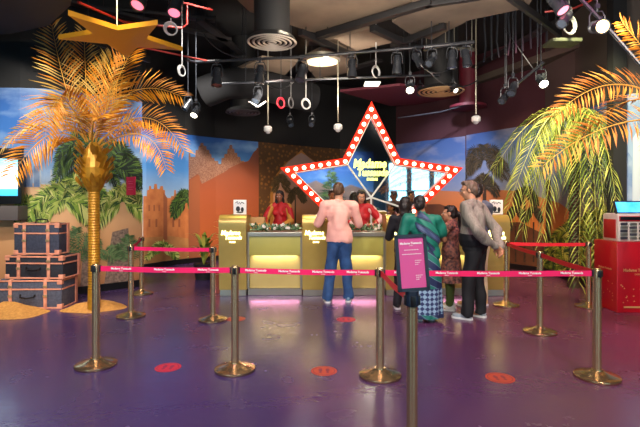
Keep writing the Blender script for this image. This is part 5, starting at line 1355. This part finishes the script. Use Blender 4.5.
# podium downlights and kiosk
for x in podx: lamp('SPOT', (x, 7.35, 3.75), (x, 7.45, 1.2), 120, (1, .86, .42), .05, 16, .6)
lamp('SPOT', (podx[0]+.9, 6.0, 3.8), (podx[0]+.9, 7.6, .8), 50, (1, .85, .6), .08, 40, .7)
lamp('SPOT', (podx[1]+.7, 6.0, 3.8), (podx[1]+.6, 7.6, .9), 60, (1, .85, .7), .08, 40, .7)
lamp('SPOT', (podx[1]+2.1, 5.2, 3.9), (1.8, 6.0, 1.2), 55, (1, .84, .66), .08, 50, .7)
lamp('SPOT', (.6, 8.0, 4.2), (.65, 8.2, 1.2), 60, WARM, .08, 60, .7)
lamp('SPOT', (-.8, 8.2, 4.2), (-.85, 9.4, 1.2), 60, (1, .7, .6), .08, 50, .7)
lamp('SPOT', (3.6, 3.6, 4.4), (4.3, 6.3, .6), 150, (1, .85, .8), .1, 45, .7)
lamp('SPOT', (3.0, 5.0, 4.6), (3.4, 6.6, 0), 120, (1, .3, .55), .15, 80, .9)
lamp('SPOT', (-1.5, 3.0, 4.6), (-1.6, 5.0, 0), 120, (.65, .4, 1), .15, 90, .9)
lamp('SPOT', (.3, 7.9, 3.2), (.4, 9.3, 4.3), 90, (1, .86, .7), .15, 120, .9)  # added upward spot, brightens the rear canopy panels
lamp('SPOT', (-.9, 7.9, 3.2), (-1.3, 9.4, 4.2), 60, (1, .86, .7), .15, 110, .9)  # second added upward spot for the canopy, further left
# added upward spots that brighten the ceiling canopy; then the maroon wall
lamp('SPOT', (.4, 5.0, 3.3), (.4, 7.5, 4.35), 170, (1, .86, .7), .2, 120, .9)
lamp('SPOT', (2.2, 5.0, 3.3), (2.6, 7.3, 4.35), 120, (1, .84, .7), .2, 110, .9)
lamp('SPOT', (3.4, 7.8, 4.2), (4.6, 10.2, 3.9), 16, (1, .3, .4), .1, 90, .9)
# strips tucked under the bays and behind the plinths
for (cx, w) in bays:
    a = lamp('AREA', (cx, DY+.11, .632), (cx, DY+.14, 0), 1.1, (1, .86, .5), (w*.8, .02))
    b = lamp('AREA', (cx, DY+.05, .105), (cx, DY-.1, 0), 0.5, (1, .35, .6), (w*.9, .02))
W = bpy.data.worlds.new('world'); S.world = W; W.use_nodes = True
W.node_tree.nodes['Background'].inputs[0].default_value = (.5, .5, .6, 1); W.node_tree.nodes['Background'].inputs[1].default_value = .15
lamp('SPOT', (0, -1.5, 4.6), (0, -4.4, 2.4), 600, (.9, .95, 1), .15, 90, .8)  # added spot that brightens the rear wall for the star's mirrors
# camera
cd = bpy.data.cameras.new('camera'); cam = bpy.data.objects.new('camera', cd); COL.objects.link(cam)
cam.location = (0, 0, CAMH); cam.rotation_euler = (R(90), 0, 0); cd.sensor_width = 36; cd.lens = 36*FPX/640; cd.shift_y = -(213.5-HY)/640; cd.clip_start = .05
S.camera = cam
S.view_settings.view_transform = 'Standard'; S.view_settings.look = 'None'; S.view_settings.gamma = 1; S.view_settings.use_curve_mapping = False; S.view_settings.exposure = 1.15
